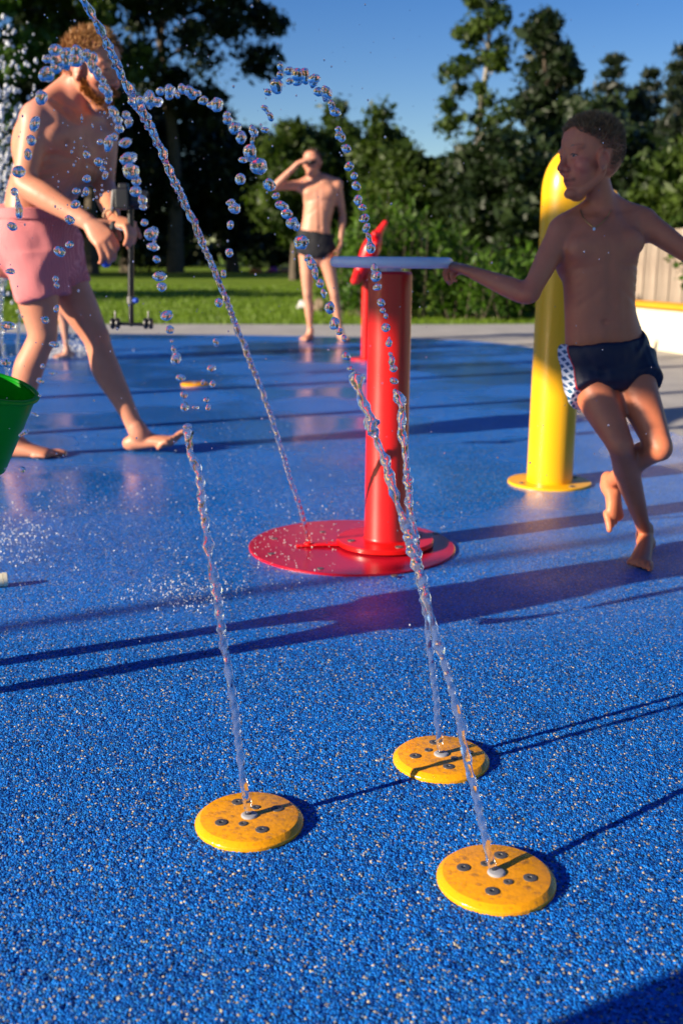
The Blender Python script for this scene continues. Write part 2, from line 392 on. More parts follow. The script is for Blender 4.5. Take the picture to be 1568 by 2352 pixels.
# crumb rubber near the camera: a sheet of loose granule facets
def granules():
    s = .0027; ys = np.arange(.62, 2.35, s); hw = 1.15; xs = np.arange(-hw, hw, s)
    X, Y = np.meshgrid(xs, ys); ny, nx = X.shape
    Xj = X + rng.uniform(-.42, .42, X.shape) * s; Yj = Y + rng.uniform(-.42, .42, X.shape) * s
    lim = .40 * Y + .16
    Z = .0006 + rng.random(X.shape) ** 1.4 * .0026
    fade = np.clip((lim - np.abs(X)) / .12, 0, 1) * np.clip((2.33 - Y) / .45, 0, 1) * np.clip((Y - .62) / .1, 0, 1)
    Z = Z * np.clip(fade * 1.4, 0, 1) - .0016 * (1 - fade)
    idx = np.arange(ny * nx).reshape(ny, nx)
    F = np.stack([idx[:-1, :-1], idx[:-1, 1:], idx[1:, 1:], idx[1:, :-1]], -1).reshape(-1, 4)
    keep = (fade[:-1, :-1] > 0.0).ravel(); F = F[keep]
    used = np.unique(F); rm = -np.ones(ny * nx, np.int64); rm[used] = np.arange(len(used))
    v = np.stack([Xj.ravel(), Yj.ravel(), Z.ravel()], 1)[used]
    o = obj('rubber_granules', mesh_np('rubber_granules', v, rm[F]), M['rubber'])
    tag(o, 'blue crumb rubber surface with beige and dark granules', 'rubber surface', kind='stuff')
granules()

# grass blades on the near lawn
def grass():
    n = 42000; y = 12.4 + 15 * rng.random(n) ** 1.7; x = rng.uniform(-.42, .42, n) * y * 1.15
    edge = np.interp(x, [-12, -6, -3.2, -1.9, .5, 2.4, 4.6, 8], [11.6, 12.0, 12.3, 12.5, 12.8, 13.25, 13.6, 13.0]); k = y > edge + .03; x, y = x[k], y[k]; n = len(x)
    h = rng.uniform(.03, .075, n); a = rng.uniform(0, 6.28, n); w = .006 * (y / 12); dx = np.cos(a) * w; dy = np.sin(a) * w; lx = rng.normal(0, .02, n); ly = rng.normal(0, .02, n)
    z0 = -.021
    v = np.stack([np.stack([x - dx, y - dy, np.full(n, z0)], 1), np.stack([x + dx, y + dy, np.full(n, z0)], 1), np.stack([x + lx, y + ly, z0 + h], 1)], 1).reshape(-1, 3)
    me = mesh_np('lawn_grass', v, np.arange(3 * n).reshape(-1, 3)); set_col(me, np.repeat(rng.random(n), 3)[:, None] * np.ones(3))
    tag(obj('lawn_grass', me, M['grass']), 'short mown green grass beyond the pale path', 'grass', kind='stuff')
grass()

# ---- trees
def leaves(clumps, per, size, flat=.7, asp=.55, droop=0.0, seed=1):
    """leaf quads spread through clumps [(cx, cy, cz, rx, ry, rz)]"""
    r = np.random.default_rng(seed); cl = np.asarray(clumps, float); n = len(cl) * per
    c = np.repeat(cl, per, 0); d = r.normal(size=(n, 3)); d /= np.linalg.norm(d, axis=1)[:, None]
    p = c[:, :3] + d * c[:, 3:] * (r.random(n) ** .45)[:, None] * (1 + .25 * r.normal(size=n))[:, None]
    nn = r.normal(size=(n, 3)) + d * flat; nn /= np.linalg.norm(nn, axis=1)[:, None]
    u = np.cross(nn, r.normal(size=(n, 3))); u[:, 2] -= droop; u /= np.linalg.norm(u, axis=1)[:, None]; w = np.cross(nn, u)
    s = size * np.exp(r.normal(-.05, .38, n))[:, None]; a = u * s; b = w * s * asp
    v = np.stack([p - a, p - b * .9 + a * .1, p + a, p + b * .9 + a * .1], 1).reshape(-1, 3)
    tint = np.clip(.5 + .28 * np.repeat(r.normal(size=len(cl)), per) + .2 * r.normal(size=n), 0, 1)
    return v, np.arange(4 * n).reshape(-1, 4), np.repeat(tint, 4)
def crown_clumps(c, r, k, cr, seed, taper=0.0):
    q = np.random.default_rng(seed); out = []
    while len(out) < k:
        d = q.normal(size=3); d /= np.linalg.norm(d); t = q.random() ** .5
        p = d * t * np.array(r)
        if taper:
            f = (p[2] / r[2] + 1) / 2; p[:2] *= (1 - taper * f)
        s = cr * q.uniform(.55, 1.3)
        out.append([c[0] + p[0], c[1] + p[1], c[2] + p[2], s, s, s * q.uniform(.6, .9)])
    return out
def tree(name, label, x, y, height, trunk_r, clumps, per, leaf0, lm, bm='bark', asp=.55, seed=1, group=None, droop=0., trunk_top=.85, bend=.03):
    leaf = leaf0 * .82; per = int(per * .98); t = thing(name, label, 'tree', (x, y, 0), group); q = np.random.default_rng(seed); mb = MB()
    zs = np.linspace(-.1, height * trunk_top, 7); pts = [[x + bend * height * math.sin(i * 1.1 + seed) * i / 6, y + bend * height * math.cos(i * .8 + seed) * i / 6, z] for i, z in enumerate(zs)]
    rr = [trunk_r * (1.25 if i == 0 else 1) * (1 - .82 * i / 6) for i in range(7)]
    mb.tube(pts, rr, (1, 0, 0), 9, 2)
    cl = np.array(clumps); order = q.permutation(len(cl))[:min(26, len(cl))]
    for i in order:
        z0 = min(height * trunk_top * .97, max(height * .12, cl[i][2] - .28 * math.hypot(cl[i][0] - x, cl[i][1] - y) - .3)); f = np.interp(z0, zs, range(7)); a = int(min(5, f)); b = f - a
        p0 = np.array(pts[a]) * (1 - b) + np.array(pts[a + 1]) * b; p1 = cl[i][:3]; pm = (p0 + p1) / 2 + np.array([0, 0, .12 * np.linalg.norm(p1 - p0)])
        r0 = max(.012, trunk_r * (1 - .82 * f / 6) * .5); mb.tube([p0, pm, p1], [r0, r0 * .6, r0 * .22], (.3, .2, 1), 6, 3)
    obj('trunk', mb.mesh('trunk'), M[bm], t)
    v, f, ti = leaves(clumps, per, leaf, asp=asp, seed=seed + 5, droop=droop)
    me = mesh_np('crown', v, f); set_col(me, ti[:, None] * np.ones(3)); obj('crown', me, M[lm], t)
    return t
def px_x(px, Y): return (px - PW / 2) / FPX * Y * 1.02
def pz(py, Y): return CAMH + (YHOR - py) / FPX * Y
def crown_at(px0, px1, py0, py1, Y, depth, k, cr, seed, taper=0):
    x0, x1 = px_x(px0, Y), px_x(px1, Y); z0, z1 = pz(py1, Y), pz(py0, Y)
    return (x0 + x1) / 2, z1, crown_clumps(((x0 + x1) / 2, Y, (z0 + z1) / 2), ((x1 - x0) / 2, depth, (z1 - z0) / 2), k, cr, seed, taper)

# left: a leafy tree at the frame's edge, a big airy one, then dense dark ones
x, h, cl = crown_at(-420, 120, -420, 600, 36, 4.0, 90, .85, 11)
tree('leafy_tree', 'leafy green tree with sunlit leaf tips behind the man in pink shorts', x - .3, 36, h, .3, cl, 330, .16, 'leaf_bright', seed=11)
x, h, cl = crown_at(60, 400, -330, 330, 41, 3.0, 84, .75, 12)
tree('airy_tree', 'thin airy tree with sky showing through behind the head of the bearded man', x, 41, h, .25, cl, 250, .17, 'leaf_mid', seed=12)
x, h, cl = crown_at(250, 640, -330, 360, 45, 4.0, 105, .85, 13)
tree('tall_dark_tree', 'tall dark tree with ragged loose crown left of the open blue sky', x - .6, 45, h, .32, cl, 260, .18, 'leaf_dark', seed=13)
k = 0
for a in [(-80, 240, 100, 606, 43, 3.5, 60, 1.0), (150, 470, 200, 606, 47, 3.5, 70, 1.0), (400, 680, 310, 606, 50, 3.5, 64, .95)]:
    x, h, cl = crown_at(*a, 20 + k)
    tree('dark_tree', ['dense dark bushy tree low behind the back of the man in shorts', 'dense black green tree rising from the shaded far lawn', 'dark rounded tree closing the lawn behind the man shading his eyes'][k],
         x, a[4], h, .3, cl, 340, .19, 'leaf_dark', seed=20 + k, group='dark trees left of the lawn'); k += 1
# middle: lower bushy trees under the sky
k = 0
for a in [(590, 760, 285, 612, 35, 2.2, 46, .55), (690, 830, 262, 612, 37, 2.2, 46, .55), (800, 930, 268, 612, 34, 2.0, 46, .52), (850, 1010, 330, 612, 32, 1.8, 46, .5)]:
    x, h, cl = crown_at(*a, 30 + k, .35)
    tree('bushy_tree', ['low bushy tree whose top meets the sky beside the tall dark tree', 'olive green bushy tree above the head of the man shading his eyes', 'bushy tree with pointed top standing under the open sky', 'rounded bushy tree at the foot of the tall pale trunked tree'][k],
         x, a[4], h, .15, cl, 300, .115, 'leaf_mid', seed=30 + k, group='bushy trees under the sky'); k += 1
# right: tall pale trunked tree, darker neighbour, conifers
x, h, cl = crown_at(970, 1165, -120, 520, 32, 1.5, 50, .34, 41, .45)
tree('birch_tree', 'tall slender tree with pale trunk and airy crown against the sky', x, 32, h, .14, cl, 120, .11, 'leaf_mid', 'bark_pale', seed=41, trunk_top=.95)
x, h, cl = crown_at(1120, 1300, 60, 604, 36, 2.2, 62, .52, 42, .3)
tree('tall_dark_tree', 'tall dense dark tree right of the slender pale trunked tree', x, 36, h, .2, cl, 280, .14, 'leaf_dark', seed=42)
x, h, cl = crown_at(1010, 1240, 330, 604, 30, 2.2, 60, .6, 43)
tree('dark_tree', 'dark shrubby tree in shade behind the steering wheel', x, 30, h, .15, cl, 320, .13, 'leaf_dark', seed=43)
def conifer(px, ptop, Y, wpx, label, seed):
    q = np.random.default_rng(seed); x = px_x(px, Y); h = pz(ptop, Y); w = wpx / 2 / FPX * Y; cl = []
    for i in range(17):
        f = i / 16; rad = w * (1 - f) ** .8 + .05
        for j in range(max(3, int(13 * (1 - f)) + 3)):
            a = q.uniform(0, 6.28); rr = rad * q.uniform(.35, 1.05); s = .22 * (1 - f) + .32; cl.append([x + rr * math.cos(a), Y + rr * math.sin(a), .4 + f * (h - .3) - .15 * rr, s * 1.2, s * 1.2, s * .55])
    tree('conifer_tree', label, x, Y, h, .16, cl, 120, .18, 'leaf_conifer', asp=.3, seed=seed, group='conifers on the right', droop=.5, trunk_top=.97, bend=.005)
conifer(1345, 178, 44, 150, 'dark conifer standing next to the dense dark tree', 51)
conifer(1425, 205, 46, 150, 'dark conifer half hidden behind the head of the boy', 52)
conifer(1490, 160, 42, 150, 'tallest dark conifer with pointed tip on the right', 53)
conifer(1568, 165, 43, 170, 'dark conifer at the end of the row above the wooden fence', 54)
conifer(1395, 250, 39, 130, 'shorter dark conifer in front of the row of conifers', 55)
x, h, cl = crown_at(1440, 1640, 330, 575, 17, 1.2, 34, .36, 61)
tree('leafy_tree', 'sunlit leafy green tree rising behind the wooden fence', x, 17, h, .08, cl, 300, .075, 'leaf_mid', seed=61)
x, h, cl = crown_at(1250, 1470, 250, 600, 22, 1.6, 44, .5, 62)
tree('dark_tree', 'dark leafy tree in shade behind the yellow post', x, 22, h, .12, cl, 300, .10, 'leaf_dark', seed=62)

# far wood closing the view
def wood_belt():
    q = np.random.default_rng(70); cl = []
    for i in range(560):
        x = q.uniform(-56, 56); y = q.uniform(62, 76); top = 5.2 + 2.0 * math.sin(x * .33) + 1.2 * math.sin(x * .9 + 1) + (2.5 if x > 8 else 0) + (3 if x < -6 else 0)
        cl.append([x, y, top * q.random() ** 1.5, 1.3, 1.3, 1.1])
    v, f, ti = leaves(cl, 100, .32, seed=71); me = mesh_np('far_wood', v, f); set_col(me, ti[:, None] * np.ones(3))
    tag(obj('far_wood', me, M['leaf_dark']), 'far dark wood closing the end of the lawn', 'wood', kind='stuff')
wood_belt()

# lush shrubs at the lawn's edge behind the red post: many upright leafy shoots
def shoots(x, y, rx, ry, n, hmin, hmax, leaf, seed):
    q = np.random.default_rng(seed); V_ = []; F_ = []; T_ = []; k = 0; st = MB()
    for i in range(n):
        a = q.uniform(0, 6.28); rr = math.sqrt(q.random()); bx = x + rx * rr * math.cos(a); by = y + ry * rr * math.sin(a); h = q.uniform(hmin, hmax) * (1 - .35 * rr * rr)
        lx, ly = q.normal(0, .13, 2); tip = np.array([bx + lx, by + ly, h]); b0 = np.array([bx, by, -.02])
        if i % 3 == 0: st.tube([b0, (b0 + tip) / 2 + [lx * .2, 0, 0], tip], [.008, .006, .003], (1, 0, 0), 4, 1, caps='flat')
        m = int(16 * h + 6)
        for j in range(m):
            f = (j + q.random()) / m; p = b0 + (tip - b0) * (.08 + .95 * f); d = nrm([q.normal(), q.normal(), q.uniform(.1, 1.3)]); w = nrm(np.cross(d, [q.normal(), q.normal(), q.normal()]))
            l = leaf * q.uniform(.6, 1.3); V_ += [p, p + d * l * .5 - w * l * .16, p + d * l, p + d * l * .5 + w * l * .16]; F_.append([k, k + 1, k + 2, k + 3]); k += 4; tv = np.clip(.35 + .35 * f + .2 * q.normal(), 0, 1); T_ += [tv] * 4
    return np.array(V_), np.array(F_), np.array(T_), st
sh = [(850, 14.3, .55, .5, 95, 1.0, 1.62, 'lush green shrub rising behind the red water cannon'), (960, 14.6, .65, .5, 120, 1.0, 1.55, 'lush green shrub behind the top of the red post'),
      (1085, 14.3, .6, .5, 110, .6, 1.0, 'low leafy green shrub under the steering arm of the boy'), (1185, 14.8, .55, .5, 95, .6, 1.05, 'low leafy green shrub left of the yellow post'),
      (1310, 15.0, .7, .5, 95, .7, 1.2, 'leafy green shrub between the yellow post and the fence'), (790, 15.2, .4, .4, 50, .7, 1.2, 'small leafy shrub beside the man shading his eyes')]
for i, (px, Y, rx, ry, n, h0, h1, lab) in enumerate(sh):
    x = px_x(px, Y); t = thing('shrub', lab, 'shrub', (x, Y, 0), 'lush shrubs at the lawn edge')
    v, f, ti, st = shoots(x, Y, rx, ry, n, h0, h1, .13, 80 + i); me = mesh_np('foliage', v, f); set_col(me, ti[:, None] * np.ones(3))
    obj('foliage', me, M['leaf_bright'], t); obj('stem', st.mesh('stem'), M['bark'], t)

# trees that stand outside the frame on the left and shade the lawn
for i, (x, y, zc, r, lab) in enumerate([(-21, 12.6, 6.2, 1.5, 'round leafy tree shading the near lawn'), (-30, 27.0, 9.0, 2.6, 'broad leafy tree shading the far lawn')]):
    cl = crown_clumps((x, y, zc), (r * 1.6, r * 1.7, r * .85), 40, .8, 90 + i)
    tree('shade_tree', lab, x, y, zc + r, .18, cl, 90, .22, 'leaf_dark', seed=90 + i, group='trees beside the lawn')

# ---- cream wall with yellow coping and the wooden fence behind it
WA, WB = V([2.35, 11.0]), V([3.55, 7.2]); wd = nrm(WB - WA); wn_ = V([-wd[1], wd[0]])
AX = np.array([[wd[0], wd[1], 0], [wn_[0], wn_[1], 0], [0, 0, 1]])
Lw = np.linalg.norm(WB - WA); wc = (WA + WB) / 2 + wn_ * .12
t = thing('low_wall', 'low cream rendered wall with yellow coping beside the pad', 'wall', (*wc, 0))
mb = MB(); mb.box((*wc, .16), (Lw / 2, .11, .18), AX); obj('wall_body', mb.mesh('wall_body', False), M['render'], t)
mb = MB(); mb.tube([(*(WA + wn_ * .12), .372), (*(WB + wn_ * .12), .372)], [(.13, .036)] * 2, (wn_[0], wn_[1], 0), 14, 1, 'flat'); obj('coping', mb.mesh('coping'), M['capyellow'], t)
t = thing('board_fence', 'weathered vertical board fence standing above the cream wall', 'fence', (*(wc + wn_ * .4), 0))
bw = .105; nb = int(Lw / bw); bme = None
for i in range(nb):
    f = (i + .5) / nb; c = WA + (WB - WA) * f + wn_ * (.42 + .006 * (i % 2))
    if bme is None:
        mb = MB(); mb.box((0, 0, .5), (bw / 2 - .004, .011, .5), AX); bme = mb.mesh('board', False)
        bme.materials.append(M['wood'])
    o = bpy.data.objects.new('board', bme); C.objects.link(o); o.parent = t; o.matrix_parent_inverse = Matrix.Translation(-Vector(t.location))
    ht = .93 + .16 * math.sin(min(1, f * 2.2) * math.pi / 2) + random.uniform(-.008, .008); o.location = (c[0], c[1], -.02); o.scale = (1, 1, ht + .02)
for z in (.3, .85):
    mb = MB(); mb.box((*(wc + wn_ * .345), z), (Lw / 2, .02, .035), AX); obj('rail', mb.mesh('rail', False), M['wood'], t)
def ivy(f0, z0, n, lab, seed):
    q = np.random.default_rng(seed); V_ = []; F_ = []; T_ = []; st = MB(); pts = []
    for i in range(n):
        f = f0 + .14 * i / n + q.normal(0, .004); z = z0 - .5 * i / n; c = WA + (WB - WA) * f + wn_ * .27; p = np.array([c[0], c[1], z]); pts.append(p)
        for j in range(4):
            d = nrm([q.normal(), q.normal(), q.normal() - .4]); w = nrm(np.cross(d, [q.normal(), q.normal(), q.normal()])); l = q.uniform(.04, .07); pp = p + q.normal(0, .025, 3); k = len(V_)
            V_ += [pp, pp + d * l * .5 - w * l * .4, pp + d * l, pp + d * l * .5 + w * l * .4]; F_.append([k, k + 1, k + 2, k + 3]); T_ += [q.random()] * 4
    t = thing('climbing_plant', lab, 'plant', (pts[-1][0], pts[-1][1], pts[-1][2])); me = mesh_np('foliage', np.array(V_), np.array(F_)); set_col(me, np.array(T_)[:, None] * np.ones(3)); obj('foliage', me, M['leaf_bright'], t)
    st.tube(pts, [.005] * len(pts), (1, 0, 0), 5, 1, 'flat'); obj('stem', st.mesh('stem'), M['bark'], t)
ivy(.30, .80, 14, 'thin leafy creeper hanging down the board fence', 3); ivy(.52, .85, 12, 'small leafy creeper on the fence above the cream wall', 4)

# ================================================================ the splash pad's fittings
def nozzle_cap(c, rot, label, seed, r=.077):
    t = thing('nozzle_cap', label, 'nozzle cap', (c[0], c[1], 0), 'yellow nozzle caps in the pad'); z = 0.0
    mb = MB(); mb.lathe((c[0], c[1], 0), [(r * .965, -.004), (r, .002), (r, .0058), (r * .993, .0070), (r * .905, .0130), (r * .897, .0132), (r * .30, .0135), (.0105, .0136), (.0100, .010)], 64)
    obj('plate', mb.mesh('plate'), M['yellow'], t)
    pass
    mb = MB(); mb.lathe((c[0], c[1], 0), [(.0118, .0130), (.0118, .0146), (.0100, .0160), (.0060, .0168), (.0010, .0170)], 28); obj('nozzle', mb.mesh('nozzle'), M['nozzle'], t)
    for i in range(6):
        big = i < 4; a = rot + (i * math.pi / 2 if big else math.pi / 4 + (i - 4) * math.pi); rr = (.043 if big else .024); sr = .0088 if big else .0062
        x, y = c[0] + rr * math.cos(a), c[1] + rr * math.sin(a)
        mb = MB(); mb.lathe((x, y, 0), [(sr, .0120), (sr, .0143), (sr * .86, .0147), (sr * .34, .0147), (sr * .30, .0136), (sr * .05, .0135)], 20); s = obj('screw', mb.mesh('screw'), M['steel'], t)
        mb = MB(); mb.lathe((x, y, 0), [(sr * .32, .0132), (sr * .32, .0140), (sr * .2, .0141)], 6); obj('socket', mb.mesh('socket'), M['hole'], s)
    # standing water on the plate
    q = np.random.default_rng(seed); mb = MB()
    for i in range(260):
        a = q.uniform(0, 6.28); rr = r * .89 * math.sqrt(q.random()); s = .0012 + .0035 * q.random() ** 2.2
        if rr < .015: continue
        x, y = c[0] + rr * math.cos(a), c[1] + rr * math.sin(a)
        mb.ell((x, y, .0132), (s * q.uniform(.8, 1.7), s * q.uniform(.8, 1.5), s * .42), np.array([[math.cos(a), math.sin(a), 0], [-math.sin(a), math.cos(a), 0], [0, 0, 1]]), 8, 4)
    for i in range(26):
        a = q.uniform(-2.4, 0.4); mb.ell((c[0] + r * .945 * math.cos(a), c[1] + r * .945 * math.sin(a), .0105), (.0016, .0016, .0014), None, 8, 5)
    o = obj('water_bead', mb.mesh('water_bead'), M['bead'], t); o['kind'] = 'stuff'
    return t
D1, D2, D3 = G(573, 1893)[:2], G(1012, 1750)[:2], G(1138, 2026)[:2]
nozzle_cap(D1, R(28), 'yellow nozzle cap whose jet arcs over the head of the bearded man', 1)
nozzle_cap(D2, R(100), 'yellow nozzle cap crossed by the shadow of another jet, behind two like it', 2)
nozzle_cap(D3, R(75), 'yellow nozzle cap with water beads whose jet crosses its neighbour', 3)
nozzle_cap(G(447, 884)[:2], R(20), 'yellow nozzle cap alone on the wet pad behind the stepping man', 4, .085)

# red post with its wheel on a red floor plate
RP = V([.122, 2.872]); rr_ = .0575
t = thing('red_post', 'glossy red steering post with white wheel on a red floor plate', 'water post', (*RP, 0))
FC = V([.030, 2.865])
mb = MB(); mb.lathe((FC[0], FC[1], 0), [(.286, -.002), (.286, .004), (.2835, .0058), (.01, .0062)], 96); fp = obj('floor_plate', mb.mesh('floor_plate'), M['red_floor'], t)
for (px, py) in ((740, 1222), (630, 1237), (622, 1272), (735, 1306), (905, 1322), (1000, 1225)):
    p = G(px, py, .0062); mb = MB(); mb.lathe((p[0], p[1], 0), [(.0085, .005), (.0085, .0072), (.0065, .0076), (.003, .0072)], 16); obj('bolt', mb.mesh('bolt'), M['steel'], fp)
mb = MB(); mb.lathe((RP[0], RP[1], 0), [(.100, .0058), (.100, .0115), (.134, .0118), (.134, .0225), (.1325, .024), (.0590, .0242), (.0575, .0242)], 72); fl = obj('flange', mb.mesh('flange'), M['red_paint'], t)
for a in (200, 290, 20, 110):
    x, y = RP + .1 * V([math.cos(R(a)), math.sin(R(a))]); mb = MB(); mb.lathe((x, y, 0), [(.011, .0235), (.011, .0257), (.009, .0262), (.005, .0257), (.0045, .025)], 18); obj('bolt', mb.mesh('bolt'), M['steel'], fl)
mb = MB(); mb.lathe((RP[0], RP[1], 0), [(rr_ + .004, .0243), (rr_ + .0015, .027), (rr_, .031), (rr_, .742), (rr_ - .004, .748), (.03, .749)], 64); obj('column', mb.mesh('column'), M['red_paint'], t)
nz = G(708, 1250, .012)
d = nrm(V([RP[0] - nz[0], RP[1] - nz[1]])); e0 = nz[:2] - d * .03; e1 = RP - d * .128
mb = MB(); mb.tube([(*e0, .0085), (*((e0 + e1) / 2), .011), (*e1, .012)], [(.012, .003), (.016, .004), (.026, .005)], (-d[1], d[0], 0), 12, 3); arm = obj('nozzle_arm', mb.mesh('nozzle_arm'), M['red_paint'], t)
mb = MB(); mb.lathe((nz[0], nz[1], 0), [(.012, .008), (.011, .017), (.006, .019), (.004, .017)], 20); obj('nozzle', mb.mesh('nozzle'), M['red_paint'], arm)
WZ = .772; WC = V([*(P(899, 602, 2.872)[:2]), WZ]); WR = .1475
wh = None
mb = MB(); mb.torus(WC, WR, .0138, 72, 16); wh = obj('wheel', mb.mesh('wheel'), M['white_plastic'], t)
mb = MB(); mb.lathe((RP[0], RP[1], 0), [(.03, .748), (.03, .768), (.024, .776), (.01, .778)], 28); obj('hub', mb.mesh('hub'), M['white_plastic'], wh)
for a in (80, 200, 320):
    dv = V([math.cos(R(a)), math.sin(R(a)), 0]); mb = MB(); mb.tube([V([*RP, .768]) + dv * .02, WC + dv * (WR - .006)], [(.012, .007)] * 2, (-dv[1], dv[0], 0), 12, 1); obj('spoke', mb.mesh('spoke'), M['white_plastic'], wh)

# yellow post behind the boy
YP = V([*G(1264, 1113)[:2]]); YP[1] += .03; yr = .081
t = thing('yellow_post', 'thick yellow post with branching top standing behind the boy', 'water post', (*YP, 0))
mb = MB(); mb.lathe((YP[0], YP[1], 0), [(.148, -.002), (.148, .006), (.146, .008), (yr + .002, .0085)], 72); bp = obj('base_plate', mb.mesh('base_plate'), M['yellow_paint'], t)
for a in (205, 300, 30, 120):
    x, y = YP + .118 * V([math.cos(R(a)), math.sin(R(a))]); mb = MB(); mb.lathe((x, y, 0), [(.009, .008), (.009, .012), (.006, .013)], 6); obj('bolt', mb.mesh('bolt'), M['steel'], bp)
mb = MB(); mb.lathe((YP[0], YP[1], 0), [(yr, .0086), (yr, 1.00)] + [(yr * math.cos(R(a)), 1.0 + .14 * math.sin(R(a))) for a in range(8, 90, 9)] + [(.004, 1.14)], 56); obj('column', mb.mesh('column'), M['yellow_paint'], t)
mb = MB(); mb.tube([(YP[0], YP[1] - .01, .86), (YP[0] + .05, YP[1] - .02, .915), (YP[0] + .105, YP[1] - .035, .962), (YP[0] + .135, YP[1] - .04, .975)], [.05, .047, .042, .040], (0, 1, 0), 22, 5); obj('branch', mb.mesh('branch'), M['yellow_paint'], t)

# red water cannon far behind
CY = 8.35; cb = G(842, 834); CX = P(842, 650, CY)[0]
t = thing('water_cannon', 'red water cannon tilted upwards on a slim post behind the red post', 'water cannon', (CX, CY, 0))
mb = MB(); mb.lathe((CX, CY, 0), [(.12, -.002), (.12, .008), (.04, .010), (.036, .012), (.036, .84), (.028, .85)], 32); obj('post', mb.mesh('post'), M['red_paint'], t)
mb = MB(); mb.tube([P(819, 640, CY - .05), P(832, 610, CY - .05), P(850, 575, CY - .05), P(860, 553, CY - .05), P(868, 537, CY - .05), P(878, 521, CY - .05), P(884, 512, CY - .05)], [.040, .050, .072, .060, .035, .024, .020], (0, 1, 0), 20, 4)
bar = obj('barrel', mb.mesh('barrel'), M['red_paint'], t)
for p in ((861, 538), (862, 560)):
    mb = MB(); mb.ell(P(*p, CY - .11), (.026, .026, .026)); obj('knob', mb.mesh('knob'), M['red_paint'], bar)
mb = MB(); mb.tube([P(829, 612, CY - .06), P(820, 628, CY - .08), P(814, 645, CY - .09)], [.02, .022, .03], (0, 1, 0), 12, 3); obj('handle', mb.mesh('handle'), M['red_paint'], t)

# spray posts outside the frame on the left whose shadows cross the wet pad
def spray_post(q, h, r, label, key):
    t = thing('spray_post', label, 'spray post', (q[0], q[1], 0), 'slim spray posts on the pad')
    mb = MB(); mb.lathe((q[0], q[1], 0), [(.11, -.002), (.11, .008), (r, .010), (r, h), (r * .7, h + .03), (.008, h + .04)], 28); obj('post', mb.mesh('post'), M[key], t)
    mb = MB(); mb.ell((q[0] + r, q[1], h - .12), (.03, .03, .03)); mb.tube([(q[0], q[1], h - .12), (q[0] + r + .05, q[1], h - .10)], [.018, .012], (0, 0, 1), 10, 1); obj('spray_head', mb.mesh('spray_head'), M['steel'], t)
def behind(px, py, back): return G(px, py)[:2] - SD * back
spray_post(behind(0, 918, 1.3), 3.0, .055, 'slim yellow spray post standing beyond the bearded man', 'yellow_paint')
spray_post(behind(72, 995, 1.6), 2.9, .04, 'slim red spray post standing behind the green bucket', 'red_paint')
spray_post(behind(280, 823, 3.0), 3.2, .06, 'slim red spray post at the rim of the pad', 'red_paint')
spray_post(behind(400, 800, 4.4), 3.6, .05, 'slim yellow spray post at the rim of the pad', 'yellow_paint')

# added parasol outside the frame: its canopy shades the boy and the top of the posts
pc = V([.30, 2.72]) - SD * 8.4
t = thing('shade_occluder', 'unseen pale parasol standing at the side of the pad', 'occluder', (*pc, 0))
z0 = .86 + 8.4 * TAN  # unseen shape, added and placed only to cast this shade
mb = MB(); mb.tube([(*pc, -.02), (*pc, z0 + .72)], [.03, .025], (1, 0, 0), 12, 1); obj('pole', mb.mesh('pole'), M['white_plastic'], t)
mb = MB(); mb.lathe((*pc, 0), [(.95, z0), (.955, z0 + .16), (.93, z0 + .18), (.06, z0 + .62), (.03, z0 + .60), (.90, z0 + .14), (.93, z0 + .01)], 8); obj('occluder_top', mb.mesh('occluder_top', False), M['cloth_white'], t)

# ================================================================ water
def jet_points(pix, Ys):
    pix = np.array(pix, float); s = np.concatenate([[0], np.cumsum(np.linalg.norm(np.diff(pix, axis=0), axis=1))]); s /= s[-1]
    Y = np.interp(s, np.linspace(0, 1, len(Ys)), Ys); return np.array([P(x, y, yy) for (x, y), yy in zip(pix, Y)])
def stream_mesh(pts, r0, r1, twist, bead, seed, breakup=.5):
    """a braided rope of water that beads up along its way"""
    p = catmull(pts, 12); L = np.concatenate([[0], np.cumsum(np.linalg.norm(np.diff(p, axis=0), axis=1))]); n = int(L[-1] / .0026)
    s = np.linspace(0, L[-1], n); p = np.stack([np.interp(s, L, p[:, k]) for k in range(3)], 1); q = np.random.default_rng(seed); u = s / L[-1]
    nz = lambda lam: np.interp(s, np.arange(0, L[-1] + 2 * lam, lam), q.normal(size=len(np.arange(0, L[-1] + 2 * lam, lam))))
    off = np.stack([nz(.022), nz(.022), nz(.03)], 1) * (.0003 + .0042 * u * breakup)[:, None]; p = p + off
    r = (r0 + (r1 - r0) * u) * (1 + bead * (.10 + 1.0 * u ** 1.3) * (.6 * nz(.013) + .5 * nz(.034))); r = np.maximum(r, .28 * (r0 + (r1 - r0) * u))
    r *= np.clip((L[-1] - s) / .006, .1, 1) ** .5
    t = np.gradient(p, axis=0); t /= np.linalg.norm(t, axis=1)[:, None]; ref = V([0.2, -1, .1]); m = 14; th = np.arange(m) * 2 * math.pi / m; rings = []
    for i in range(n):
        sd = nrm(ref - t[i] * np.dot(ref, t[i])); nn = np.cross(t[i], sd); ph = twist * s[i] + 1.3 * math.sin(s[i] * 37 + seed)
        rad = r[i] * (1 + (.16 + .10 * u[i]) * np.cos(2 * (th - ph)) + .10 * np.cos(3 * th + 1.7 * ph) + .07 * np.cos(2 * th + s[i] * 700) * math.sin(s[i] * 210 + seed) + .05 * np.cos(3 * th - s[i] * 1250) * math.cos(s[i] * 133 + seed)); rings.append(p[i] + np.outer(rad * np.cos(th), sd) + np.outer(rad * np.sin(th), nn))
    v = np.concatenate(rings); a = np.arange((n - 1) * m).reshape(n - 1, m); b = np.roll(a, -1, 1); F = np.stack([a, b, b + m, a + m], -1).reshape(-1, 4)
    me = mesh_np('stream', v, F, True)
    return me
